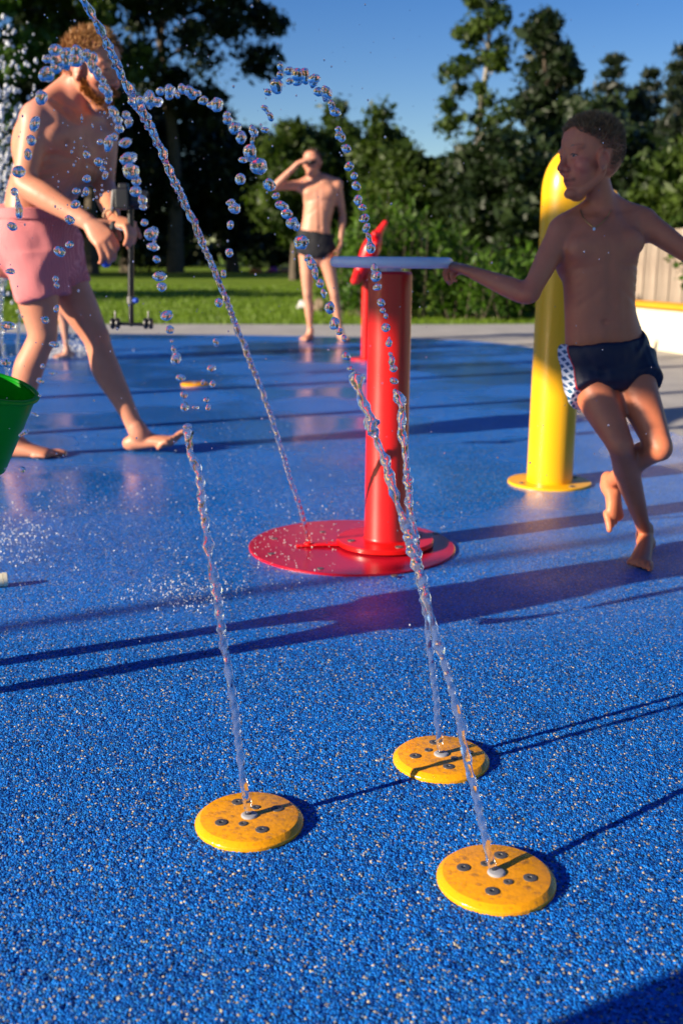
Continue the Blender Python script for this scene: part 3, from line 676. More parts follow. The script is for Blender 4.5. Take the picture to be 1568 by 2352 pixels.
def drop_groups(drops):
    n = len(drops); par = list(range(n))
    def find(i):
        while par[i] != i: i = par[i]
        return i
    for i in range(n):
        for j in range(i):
            a, b = drops[i], drops[j]
            if math.hypot(a[0] - b[0], a[1] - b[1]) < .86 * ((a[2] + a[3]) + (b[2] + b[3])) / 2: par[find(i)] = find(j)
    g = {}
    for i in range(n): g.setdefault(find(i), []).append(drops[i])
    return list(g.values())
def make_drops(drops, Yf, parent, seed):
    """drops: (x, y, rx, ry[, tilt]) in photo pixels"""
    q = np.random.default_rng(seed)
    for grp in drop_groups(drops):
        mb = MB(); big = 0
        for d in grp:
            x, y, rx, ry = d[:4]; Y = Yf(x, y); c = P(x, y, Y + q.normal(0, .002)); k = Y / FPX * float(np.clip(np.exp(q.normal(-.02, .16)), .7, 1.3)); tl = d[4] if len(d) > 4 else q.normal(0, .3)
            ax = np.array([[math.cos(tl), 0, math.sin(tl)], [0, 1, 0], [-math.sin(tl), 0, math.cos(tl)]])
            a, b = rx * k * 1.02, ry * k * 1.02; e_ = q.uniform(.78, 1.22); a, b = a * e_, b / e_ * q.uniform(.85, 1.1); mb.ell(c, (a, (a + b) / 2 * q.uniform(.8, 1.1), b), ax, 16, 11); big = max(big, a, b)
            for _k in range(int(q.integers(0, 3))):
                dd = q.normal(size=3); dd /= np.linalg.norm(dd); mb.ell(c + dd * min(a, b) * q.uniform(.5, .85), min(a, b) * q.uniform(.35, .75), None, 12, 8)
        me = vox(mb, max(.0009, big * .14), 3, .5, 'droplet'); v = verts_of(me)
        c = v.mean(0); nrmv = v - c; nrmv /= np.linalg.norm(nrmv, axis=1)[:, None] + 1e-9
        v = v + nrmv * (wob(v, 330, int(q.integers(1e6))) * big * .10 + wob(v, 1000, int(q.integers(1e6))) * big * .045)[:, None]; set_verts(me, v)
        obj('droplet', me, M['water'], parent)
z1 = lambda a: [(x * .4, y * .4, rx * .4, ry * .4) for x, y, rx, ry in a]
z2 = lambda a: [(x * .4, 439 + y * .4, rx * .4, ry * .4) for x, y, rx, ry in a]
z3 = lambda a: [(564.5 + x * .32, y * .32, rx * .32, ry * .32) for x, y, rx, ry in a]
z6 = lambda a: [(533.1 + x * .3733, 501.8 + y * .3733, rx * .3733, ry * .3733) for x, y, rx, ry in a]
c_ = lambda *a: [(x, y, r, r) for x, y, r in a]
JG = 'water jets from the yellow caps'
def water_jet(base, label, pix, Ys, r0, r1, twist, bead, seed, drops, Yf, group=JG):
    t = thing('water_jet', label, 'water jet', base, group)
    obj('stream', stream_mesh(jet_points(pix, Ys), r0, r1, twist, bead, seed), M['stream'], t)
    make_drops(drops, Yf, t, seed); return t
# jet 1
d1 = z2(c_((915, 490, 31), (930, 552, 28), (960, 715, 32), (975, 795, 26), (988, 860, 14), (1037, 1072, 26), (1055, 1170, 30), (1075, 1352, 24)) + [(995, 905, 17, 22), (1010, 960, 23, 50), (1060, 1240, 24, 38)])
d1 += z1(c_((275, 340, 24), (320, 290, 32), (330, 350, 36), (320, 395, 26), (380, 310, 33), (380, 362, 30), (440, 300, 34), (440, 345, 30), (500, 318, 32), (540, 330, 28), (530, 380, 32), (560, 420, 30), (590, 462, 28), (600, 505, 26), (622, 535, 24), (625, 572, 24),
               (203, 712, 35), (182, 808, 31), (110, 985, 29), (85, 1100, 19), (575, 815, 18), (655, 785, 24), (755, 985, 35), (783, 1040, 29), (830, 1278, 27), (685, 735, 28))
         + [(270, 425, 40, 32), (240, 560, 28, 52), (163, 887, 28, 42), (103, 1150, 13, 40), (110, 1210, 23, 40), (70, 1300, 32, 24), (655, 645, 28, 34), (678, 690, 26, 30), (720, 820, 34, 26), (625, 825, 21, 31), (725, 660, 22, 30), (740, 702, 20, 26),
            (738, 912, 37, 33), (780, 1100, 24, 30), (820, 1150, 32, 26), (822, 1190, 33, 28), (865, 1345, 36, 26), (878, 1420, 38, 24), (887, 1385, 10, 20), (900, 1487, 29, 31)])
d1 += z2([(60, 460, 38, 27), (50, 775, 38, 25), (35, 985, 25, 27), (320, 505, 22, 20), (327, 540, 20, 26), (325, 675, 18, 18), (262, 740, 22, 15), (312, 880, 27, 23), (245, 1005, 17, 18), (297, 1045, 15, 12), (232, 1090, 18, 16), (230, 1175, 13, 12), (200, 1280, 26, 12), (140, 1388, 32, 15), (130, 1600, 22, 18)])
pj1 = [(572, 1884), (565, 1830), (552, 1745), (541, 1650), (528, 1560), (515, 1480), (501, 1385), (487, 1300), (471, 1200), (456, 1110), (448, 1050), (437, 985)]
water_jet((*D1, .018), 'braided water jet breaking into drops over the man in pink shorts', pj1, [D1[1], 1.40],   .0050, .0062, 130, .50, 1, d1, lambda x, y: 1.42)
# jet 2
d2 = z3(c_((245, 475, 26), (310, 508, 33), (315, 585, 27), (370, 535, 34), (372, 585, 26), (420, 530, 40), (425, 572, 26), (490, 565, 44), (485, 602, 28), (520, 660, 27), (575, 665, 34), (575, 700, 32), (640, 805, 34), (660, 925, 25), (668, 962, 26), (690, 990, 25), (740, 1197, 40), (775, 1262, 28), (793, 1335, 30), (805, 1437, 36), (835, 1490, 33), (850, 1567, 26), (865, 1635, 34), (895, 1780, 29), (920, 1925, 30))
        + [(160, 662, 30, 24), (220, 620, 36, 36), (245, 540, 27, 40), (612, 745, 22, 28), (620, 775, 22, 26), (135, 775, 26, 28), (155, 808, 22, 30), (178, 838, 24, 24), (720, 1068, 42, 36), (880, 1700, 15, 40), (885, 1740, 20, 20)])
d2 += z6(c_((885, 355, 26), (915, 517, 27), (945, 672, 26), (972, 835, 12), (995, 1000, 27)) + [(895, 423, 31, 22), (925, 565, 18, 28), (945, 600, 19, 26), (962, 768, 28, 18), (963, 742, 10, 18), (980, 880, 22, 34), (992, 925, 20, 22)])
d2 += z1([(1520, 745, 28, 19), (1455, 755, 23, 34), (1450, 800, 18, 34), (1435, 875, 38, 38), (1395, 920, 27, 26), (1380, 1030, 28, 38), (1330, 1165, 24, 24), (1350, 1195, 27, 24), (1323, 1292, 20, 25), (1317, 1452, 27, 25)])
d2 += z2([(1283, 475, 25, 25), (1258, 640, 22, 25), (1240, 867, 20, 27), (1213, 1015, 24, 23), (1165, 1095, 17, 18), (1222, 1108, 18, 18), (1185, 1198, 15, 14), (1125, 1242, 17, 14), (1195, 1243, 16, 17)])
pj2 = [(1012, 1744), (1008, 1690), (999, 1600), (990, 1520), (983, 1450), (972, 1370), (962, 1300), (953, 1230), (943, 1170), (935, 1100), (928, 1030), (921, 970), (913, 905), (911, 893)]
water_jet((*D2, .018), 'water jet with the highest drops against the open blue sky', pj2, [D2[1], 1.62], .0048, .0060, 140, .50, 2, d2, lambda x, y: 1.64)
# jet 3
d3 = z1(c_((755, 585, 28), (805, 575, 27), (860, 570, 30), (905, 585, 26), (922, 525, 30), (1018, 545, 24), (1045, 510, 27), (1085, 520, 24), (1107, 542, 26), (1140, 535, 22), (1170, 578, 26), (1210, 605, 28), (1245, 600, 34), (1345, 738, 34), (1385, 790, 29), (498, 888, 22), (500, 1027, 27), (437, 1098, 21), (495, 1100, 20), (435, 1172, 22), (402, 1262, 27), (402, 1402, 24))
        + [(973, 520, 24, 26), (973, 552, 20, 22), (1303, 660, 24, 18), (1307, 690, 22, 22), (568, 930, 26, 24), (590, 970, 16, 24), (605, 1008, 20, 23), (343, 1445, 26, 38)])
d3 += z3(c_((90, 1195, 47), (170, 1325, 40), (257, 1475, 36), (330, 1605, 38), (365, 1630, 32), (398, 1740, 40), (445, 1850, 32), (470, 1890, 27)) + [(215, 1405, 40, 34), (293, 1535, 40, 33)])
d3 += z6(c_((490, 285, 24), (600, 550, 32), (630, 645, 32), (700, 845, 30), (728, 925, 22)) + [(512, 330, 20, 34), (540, 400, 20, 34), (562, 462, 20, 24), (660, 695, 20, 28), (690, 738, 18, 20)])
pj3 = [(1136, 2012), (1120, 1950), (1093, 1830), (1062, 1695), (1032, 1565), (1002, 1460), (977, 1375), (955, 1295), (936, 1232), (915, 1160), (900, 1112), (872, 1035), (850, 965), (830, 905), (812, 855)]
water_jet((*D3, .018), 'longest water jet rising past the red post towards the bearded man', pj3, [D3[1], 1.50], .0050, .0062, 125, .50, 3, d3, lambda x, y: 1.52)
# the straight jet of the red post: it comes towards the viewer
t = thing('water_jet', 'straight braided water jet rising from the red floor plate', 'water jet', (nz[0], nz[1], .018))
pj0 = [(708, 1240), (690, 1170), (660, 1080), (620, 950), (575, 830), (520, 690), (460, 545), (405, 425), (345, 290), (300, 215), (260, 130), (215, 40), (185, -20), (130, -130)]
obj('stream', stream_mesh(jet_points(pj0, [nz[1], 2.6, 2.3, 2.0, 1.75]), .0056, .0072, 110, .26, 9, .4), M['stream'], t)

# fine spray in the air and splashes on the pad
def spray_mesh(name, pts, radii, n=6, m=4):
    base = MB(); base.ell((0, 0, 0), 1, None, n, m); bv = np.concatenate(base.v); V_ = (bv[None] * np.asarray(radii)[:, None, None] * np.array([1, 1, 1.25]) + np.asarray(pts)[:, None]).reshape(-1, 3); F_ = []
    f4 = [q + [q[0]] if len(q) == 3 else q for q in base.f]
    k = len(bv); tri = [q for q in base.f if len(q) == 3] + [[q[0], q[1], q[2]] for q in base.f if len(q) == 4] + [[q[0], q[2], q[3]] for q in base.f if len(q) == 4]
    tri = np.array(tri); F_ = (tri[None] + (np.arange(len(pts)) * k)[:, None, None]).reshape(-1, 3)
    return mesh_np(name, V_, F_, True)
q = np.random.default_rng(5); pts = []; rad = []
for i in range(520):                                  # loose droplets drifting off the jets
    px, py = q.uniform(0, 1568) * q.uniform(.5, 1), q.uniform(-10, 1250); Y = q.uniform(1.3, 2.4); pts.append(P(px, py, Y)); rad.append(.0006 + .0014 * q.random() ** 3)
for i in range(60):
    pts.append(P(q.uniform(120, 260), q.uniform(240, 480), q.uniform(1.4, 2.2))); rad.append(q.uniform(.001, .0022))
tag(obj('fine_spray', spray_mesh('fine_spray', pts, rad), M['water']), 'tiny loose water droplets drifting in the air between the jets', 'spray', kind='stuff')
def splash(name, label, px, py, rx, ry, n, hgt, seed, rmax=.0035):
    q = np.random.default_rng(seed); pts = []; rad = []
    for i in range(n):
        g = G(px + q.normal(0, rx), py + q.normal(0, ry)); z = abs(q.normal(0, hgt)) * q.random(); pts.append([g[0] + q.normal(0, .03), g[1] + q.normal(0, .03), .003 + z]); rad.append(.0009 + rmax * q.random() ** 2.6)
    tag(obj(name, spray_mesh(name, pts, rad), M['foam']), label, 'splash', kind='stuff')
splash('splash', 'splashing water drops on the pad beside the cream plastic tube', 30, 1268, 50, 28, 420, .08, 1, .0020)
splash('splash', 'low splash of drops on the pad left of the red floor plate', 425, 1370, 55, 16, 330, .025, 2, .0015)
splash('splash', 'scattered water drops bouncing on the wet blue pad', 330, 1190, 280, 110, 700, .05, 3, .0014)
splash('splash', 'splash of water around the bare feet behind the man in shorts', 150, 815, 45, 6, 900, .10, 4, .010)
splash('splash', 'small drops bouncing on the red floor plate', 640, 1262, 70, 28, 160, .02, 6, .0010)
# upright jets far left, behind the man
def far_jet(px, py, Y, top, seed, label, n, w):
    q = np.random.default_rng(seed); b = P(px, py, Y); b[2] = 0; zt = pz(top, Y); t = thing('water_jet', label, 'water jet', (b[0], b[1], 0), 'upright water jets at the left edge of the pad')
    pts = [V([b[0] + .02 * math.sin(k + seed), b[1], z]) for k, z in enumerate(np.linspace(.01, zt * .55, 7))]
    obj('stream', stream_mesh(np.array(pts), .008, .011, 60, .5, seed, .8), M['water'], t)
    P_ = []; R_ = []
    for i in range(n):
        f = q.random() ** .7; P_.append([b[0] + q.normal(0, w * (.3 + f)), b[1] + q.normal(0, w), zt * (.35 + .7 * f) * q.uniform(.75, 1.0)]); R_.append(.004 + .012 * q.random() ** 2)
    o = obj('falling_drop', spray_mesh('falling_drop', P_, R_, 6, 5), M['foam'], t); o['kind'] = 'stuff'
far_jet(14, 850, 6.4, 110, 21, 'tall upright water jet behind the back of the man in shorts', 1100, .10)
far_jet(12, 800, 7.4, 330, 22, 'upright water jet rising beside the pink shorts', 350, .05)
far_jet(47, 790, 7.8, 420, 23, 'thin upright water jet between the bucket and the man', 200, .03)

# ================================================================ people
def hand(mb, w, d, n, s, k, curl, spread=.12, thumb=(.5, .6), splay_thumb=.9):
    """wrist w, direction d of the fingers, palm normal n, thumb side s, scale k (1 = adult), curl angles of the three joints"""
    d, n, s = nrm(d), nrm(n), nrm(s); tips = []
    pc = w + d * .045 * k
    mb.tube([w - d * .012 * k, w + d * .02 * k, w + d * .05 * k, w + d * .082 * k], [(.024 * k, .019 * k), (.031 * k, .0185 * k), (.039 * k, .016 * k), (.039 * k, .0125 * k)], s, 14, 3)
    L = [.040, .045, .042, .033]
    for i in range(4):
        o = (1.5 - i) * .0195 * k; p = w + d * (.082 + (.004 if i in (1, 2) else -.004)) * k + s * o; a = (1.5 - i) * spread; dd = nrm(d + s * a); ang = 0; pts = [p - dd * .012 * k, p]; rr = [.0098 * k, .0096 * k]
        c = curl[i] if hasattr(curl[0], '__len__') else curl
        for j in range(3):
            ang += c[j]; v = dd * math.cos(ang) + n * math.sin(ang); p = p + v * L[i] * k * (1, .68, .52)[j]; pts.append(p); rr.append((.0090, .0082, .0068)[j] * k)
        mb.tube(pts, rr, s, 10, 3); tips.append(p)
    tb = w + d * .022 * k + s * .026 * k + n * .006 * k; v1 = nrm(d * .75 + s * splay_thumb + n * thumb[0] * .5); p1 = tb + v1 * .042 * k; v2 = nrm(d * .9 + s * (splay_thumb - .6) + n * thumb[0]); p2 = p1 + v2 * .032 * k; v3 = nrm(v2 + n * thumb[1] - s * thumb[1] * .4); p3 = p2 + v3 * .024 * k
    mb.tube([tb - v1 * .02 * k, tb, p1, p2, p3], np.array([.014, .0145, .0112, .0098, .0078]) * k, d, 10, 3)
def foot(mb, ank, heel, ball, toe, up, k, out):
    """ank: ankle centre; heel, ball: points on the sole; toe: tip of the big toe; out: towards the little toe"""
    f = nrm(ball - heel); up = nrm(up - f * np.dot(up, f)); out = nrm(out - f * np.dot(out, f))
    mb.ell(heel + up * .028 * k + f * .012 * k, (.036 * k, .032 * k, .030 * k), np.array([f, out, up]))
    mid = heel * .45 + ball * .55
    mb.tube([heel + up * .030 * k, heel * .72 + ball * .28 + up * .034 * k + out * .004 * k, mid + up * .027 * k + out * .006 * k, ball + up * .017 * k + out * .006 * k], [(.030 * k, .030 * k), (.031 * k, .034 * k), (.035 * k, .027 * k), (.043 * k, .017 * k)], out, 16, 4)
    mb.tube([ank + up * .02 * k, ank - up * .01 * k + f * .012 * k, mid + up * .034 * k, ball + up * .02 * k], [(.033 * k, .036 * k), (.034 * k, .038 * k), (.030 * k, .022 * k), (.034 * k, .014 * k)], out, 14, 4)
    for i in range(5):
        b = ball + out * (i - 1.75) * .0185 * k - f * .006 * i * k + up * .012 * k; tl = (.048, .040, .035, .030, .025)[i] * k; dv = nrm(nrm(toe - ball) + out * (i - 1.5) * .05); r = (.0135, .0098, .0092, .0088, .0088)[i] * k
        mb.tube([b - dv * .02 * k, b + dv * tl * .5 + up * .003 * k, b + dv * tl], [r, r * 1.02, r * .9], out, 10, 3)
def head(mb, c, F, U, hh, child=False):
    F = nrm(F); U = nrm(U - F * np.dot(U, F)); L = np.cross(U, F); A = np.array([F, L, U]); q = lambda f, l, u: c + (F * f + L * l + U * u) * hh
    e = lambda p, r, ax=A: mb.ell(q(*p), np.array(r) * hh, ax, 18, 12)
    e((-.045, 0, .125), (.395 if not child else .42, .325 if not child else .345, .375)); e((-.13, 0, .06), (.32, .31, .33))
    mb.tube([q(.13, 0, .22), q(.135, 0, .05), q(.135, 0, -.12), q(.145, 0, -.28), q(.185, 0, -.40)], np.array([(.285, .225), (.285, .225), (.255, .215), (.205, .195), (.135, .125)]) * hh, L, 20, 4)
    e((.275, 0, -.425), (.085, .105, .07)); e((.235, 0, -.27), (.110, .145, .12))
    for s in (-1, 1):
        mb.tube([q(-.03, s * .245, -.08), q(.0, s * .215, -.22), q(.14, s * .145, -.365), q(.24, s * .05, -.425)], np.array([.055, .06, .055, .055]) * hh, U, 12, 3)
        e((.272, s * .125, .108), (.088, .13, .042)); e((.215, s * .175, -.10), (.115, .105, .11)); e((.296, s * .125, .050), (.060, .075, .034)); e((.296, s * .125, -.020), (.054, .072, .030))
        e((.375, s * .05, -.140), (.045, .036, .036))
        # ear: a rim round a shallow bowl
        ec = ((-.01, s * .325, -.04) if not child else (.03, s * .325, -.055)); el = [q(ec[0] + .072 * math.cos(a) + .02 * math.sin(a), ec[1] + s * .025 * math.sin(a) + s * .012, ec[2] + .112 * math.sin(a)) for a in np.linspace(-1.9, 3.3, 12)]
        mb.tube(el, [.022 * hh] * 12, L, 9, 2); e((ec[0] + .01, s * .325, ec[2] - .01), (.075, .020, .11)); e((ec[0] + .03, s * .34, ec[2] - .115), (.03, .02, .035)); e((ec[0] + .06, s * .335, ec[2] - .02), (.02, .025, .03))
    mb.tube([q(.330, 0, .085), q(.360, 0, .01), q(.412, 0, -.085), q(.438, 0, -.120)], np.array([(.040, .040), (.034, .040), (.040, .048), (.046, .048)]) * hh, L, 12, 4)
    mb.tube([q(.318, -.100, -.262), q(.350, -.03, -.242), q(.355, 0, -.247), q(.350, .03, -.242), q(.318, .100, -.262)], np.array([.010, .019, .018, .019, .010]) * hh, U, 9, 3)
    mb.tube([q(.312, -.088, -.283), q(.340, 0, -.298), q(.312, .088, -.283)], np.array([.010, .021, .010]) * hh, U, 9, 4)
    return q, A
def strands(name, roots, dirs, length, width, material, parent, seed, curve=None):
    r = np.random.default_rng(seed); n = len(roots); l = length * r.uniform(.6, 1.2, n)[:, None]; side = np.cross(dirs, r.normal(size=(n, 3))); side /= np.linalg.norm(side, axis=1)[:, None]
    cv = curve if curve is not None else np.zeros((n, 3)); p0 = roots; p1 = roots + dirs * l * .5 + cv * l * .2; p2 = roots + dirs * l * .92 + cv * l * .75; w = side * width
    v = np.stack([p0 - w, p0 + w, p1 - w * .9, p1 + w * .9, p2], 1).reshape(-1, 3); k = (np.arange(n) * 5)[:, None]
    F = np.concatenate([k + [0, 1, 3], k + [0, 3, 2], k + [2, 3, 4]]); return obj(name, mesh_np(name, v, F, True), material, parent)
def scalp(q, A, hh, n, seed, cond, child=False):
    r = np.random.default_rng(seed); d = r.normal(size=(n * 4, 3)); d /= np.linalg.norm(d, axis=1)[:, None]
    rad = np.array([.40 if not child else .425, .328 if not child else .348, .378]); loc = d * rad + [-.045, 0, .125]; k = cond(loc[:, 0], loc[:, 1], loc[:, 2]); d, loc = d[k][:n], loc[k][:n]
    nr = d / rad; nr /= np.linalg.norm(nr, axis=1)[:, None]; c0 = q(0, 0, 0); return c0 + (loc @ A) * hh * .995, nr @ A, loc
def face_parts(q, A, hh, parent, browmat):
    for s in (-1, 1):
        mb = MB(); mb.ell(q(.283, s * .125, .014), .056 * hh, A, 16, 12); ey = obj('eye', mb.mesh('eye'), M['eye'], parent)
        mb = MB(); mb.ell(q(.330, s * .125, .014), np.array([.011, .030, .027]) * hh, A, 14, 8); obj('iris', mb.mesh('iris'), M['iris'], ey)
        mb = MB(); mb.tube([q(.335, s * .068, .018), q(.347, s * .125, .038), q(.312, s * .190, .016)], np.array([.006, .008, .005]) * hh, A[2], 7, 3); obj('eyelash', mb.mesh('eyelash'), M['hair_dark'], ey)
        mb = MB(); mb.tube([q(.345, s * .055, .115), q(.340, s * .13, .135), q(.295, s * .205, .105)], np.array([(.012, .009), (.013, .009), (.006, .005)]) * hh, A[2], 8, 3); obj('eyebrow', mb.mesh('eyebrow'), browmat, parent)

def limb_back(a, b, c, fwd):
    """direction in which the calf bulges: away from the front of the leg"""
    t = nrm(c - b); v = -np.asarray(fwd, float); return nrm(v - t * np.dot(v, t))
def body(J, s, voxel, male=True, lean=1.0, chest=1.0, belly=0.0, arms=True):
    """one continuous body from its joints; s = height / 1.75"""
    core = MB(); sl = nrm(J['shl'] - J['shr']); hl = nrm(J['hpl'] - J['hpr']); U = nrm(J['neck'] - J['pel']); Fc = nrm(np.cross(sl, U)); Fp = nrm(np.cross(hl, U)); k = s * lean
    sm = (J['shl'] + J['shr']) / 2; low = (J['hpl'] + J['hpr']) / 2
    pts = [low - U * .055 * s, low + U * .04 * s, J['pel'] + U * .02 * s, J['waist'], J['chest'] - U * .06 * s, J['chest'] + U * .04 * s, sm + U * .0 * s, sm * .3 + J['neck'] * .7]
    rad = np.array([(.125, .095), (.160, .112), (.158, .108), (.138, .098 + belly), (.150, .108 + belly * .5), (.165, .113), (.135, .085), (.062, .062)]) * k
    rad[4:7] *= chest; refs = [hl, hl, hl, nrm(hl + sl), sl, sl, sl, sl]
    core.tube(pts, rad, refs, 26, 5)
    for sg, sh in ((1, J['shl']), (-1, J['shr'])):
        o = sl * sg
        core.tube([J['neck'] + U * .045 * s, J['neck'] * .55 + sh * .45 + U * .022 * s - Fc * .01 * s, sh + U * .018 * s], np.array([.042, .044, .040]) * k, Fc, 12, 3)
        core.ell(sh + U * -.012 * s, np.array([.062, .058, .070]) * k, np.array([o, Fc, U]))
        core.ell(J['chest'] + o * .078 * k + Fc * .070 * k * chest + U * .035 * s, np.array([.080, .040, .060]) * k * chest, np.array([o, Fc, U]))
        core.ell(J['chest'] + o * .105 * k - Fc * .035 * k + U * .01 * s, np.array([.062, .070, .11]) * k * chest, np.array([o, Fc, U]))
        core.tube([sh - o * .06 * k, J['chest'] + o * .06 * k + U * .07 * s], np.array([.055, .07]) * k, Fc, 12, 1)
        core.ell(low + o * .072 * k - Fp * .062 * k - U * .015 * s, np.array([.083, .075, .088]) * k, np.array([o, Fp, U]))
    core.tube([J['neck'] - U * .03 * s, J['neck'] + nrm(J['head'] - J['neck']) * .05 * s, J['head'] - nrm(J['head'] - J['neck']) * .02 * s], np.array([(.060, .060), (.054, .056), (.055, .058)]) * k * J.get('neckr', 1), sl, 16, 4)
    for sd in 'lr':
        sh, el, wr = J['sh' + sd], J['el' + sd], J['wr' + sd]; rf = nrm(np.cross(el - sh, wr - el) + 1e-4)
        core.tube([sh, sh * .6 + el * .4, sh * .15 + el * .85, el, el * .72 + wr * .28, el * .3 + wr * .7, wr], np.array([(.050, .052), (.045, .050), (.037, .040), (.037, .038), (.040, .043), (.030, .034), (.022, .028)]) * k * J.get('armk', 1), rf, 16, 4)
        hp, kn, an = J['hp' + sd], J['kn' + sd], J['an' + sd]; fw_ = J.get('kf' + sd, Fp); bk = limb_back(hp, kn, an, fw_); kf = -limb_back(kn, hp, kn, fw_) * 0 + nrm(fw_)
        core.tube([hp + U * .02 * s, hp * .7 + kn * .3, hp * .35 + kn * .65, hp * .1 + kn * .9, kn], np.array([(.090, .096), (.080, .086), (.067, .071), (.055, .057), (.053, .054)]) * k * J.get('legk', 1), hl, 20, 4)
        core.tube([kn, kn * .82 + an * .18 + bk * .010 * s, kn * .65 + an * .35 + bk * .016 * s, kn * .4 + an * .6 + bk * .006 * s, kn * .15 + an * .85, an], np.array([(.050, .050), (.050, .052), (.053, .056), (.043, .045), (.033, .036), (.032, .036)]) * k * J.get('legk', 1), hl, 18, 4)
        core.ell(kn + nrm(fw_) * .020 * s, np.array([.036, .030, .040]) * k, None)
    me = vox(core, voxel * 1.5, 10, .5, 'core')
    fine = MB(); fine.add(verts_of(me), [list(p.vertices) for p in me.polygons]); bpy.data.meshes.remove(me)
    return fine, sl, hl, U, Fc, Fp
def tinted(me, base, spots, seed=0):
    v = verts_of(me); col = np.ones((len(v), 3)) * np.array(base)
    for c, r, cc, st in spots:
        w = np.clip(1 - np.linalg.norm(v - np.asarray(c), axis=1) / r, 0, 1); w = (w * w * (3 - 2 * w))[:, None] * st; col = col * (1 - w) + np.array(cc) * w
    set_col(me, np.clip(col, 0.002, 1)); return me
def relief(me, J, sl, U, Fc, s, k, navel=None):
    """midline, lower edge of the chest, ribs, collarbones and navel as gentle relief of the trunk"""
    v = verts_of(me).astype(float); n = np.empty(len(v) * 3, np.float32); me.vertices.foreach_get('normal', n); n = n.reshape(-1, 3)
    c = J['chest']; a = (v - c) @ sl / s; b = (v - c) @ U / s; fr = np.clip(n @ Fc * 1.6 - .2, 0, 1); inside = (np.abs(a) < .19) & (b > -.40) & (b < .17) & (np.abs((v - c) @ Fc) < .2 * s)
    g = lambda x, w: np.exp(-(x / w) ** 2); win = lambda x, lo, hi, e: np.clip((x - lo) / e, 0, 1) * np.clip((hi - x) / e, 0, 1)
    d = -.0050 * g(a, .016) * win(b, -.34, .09, .05) - .0055 * g(b + .030 + .9 * a * a, .012) * win(np.abs(a), .015, .15, .03)
    d += -.0035 * g(b + .10 + .75 * (np.abs(a) - .02), .014) * win(np.abs(a), .01, .13, .03) - .0022 * g(np.abs(a) - .058, .014) * win(b, -.32, -.12, .04)
    for z in (-.165, -.225): d += -.0018 * g(b - z, .008) * win(np.abs(a), -.1, .06, .02)
    d += .0016 * np.sin((b + .55 * np.abs(a)) * 190) * win(np.abs(a), .08, .17, .03) * win(b, -.16, -.01, .03)
    d += .0050 * g(b - (.125 + .12 * np.abs(a)), .010) * win(np.abs(a), .015, .15, .02) - .004 * g(b - .135, .014) * g(a, .018)
    v2 = v + n * (d * fr * inside * s * k)[:, None]
    nv = c + Fc * .1 * s - U * .265 * s if navel is None else None
    if navel is not None: q_ = P(navel[0], navel[1], 1.0); dv = nrm(q_ - CAMP); t = (v - CAMP) @ dv; dist = np.linalg.norm(v - CAMP - np.outer(t, dv), axis=1); v2 -= n * (.006 * g(dist, .0075) * fr)[:, None]
    else: dist = np.hypot(a, b + .275); v2 -= n * (.008 * g(dist, .011) * fr * s)[:, None]
    set_verts(me, v2)
def fold(me, amp, f, seed, axis=None):
    v = verts_of(me); n = np.empty(len(v) * 3, np.float32); me.vertices.foreach_get('normal', n); n = n.reshape(-1, 3)
    set_verts(me, v + n * (wob(v, f, seed) * amp + wob(v, f * 2.6, seed + 3) * amp * .4)[:, None])
X3, Z3 = V([1., 0, 0]), V([0, 0, 1.])

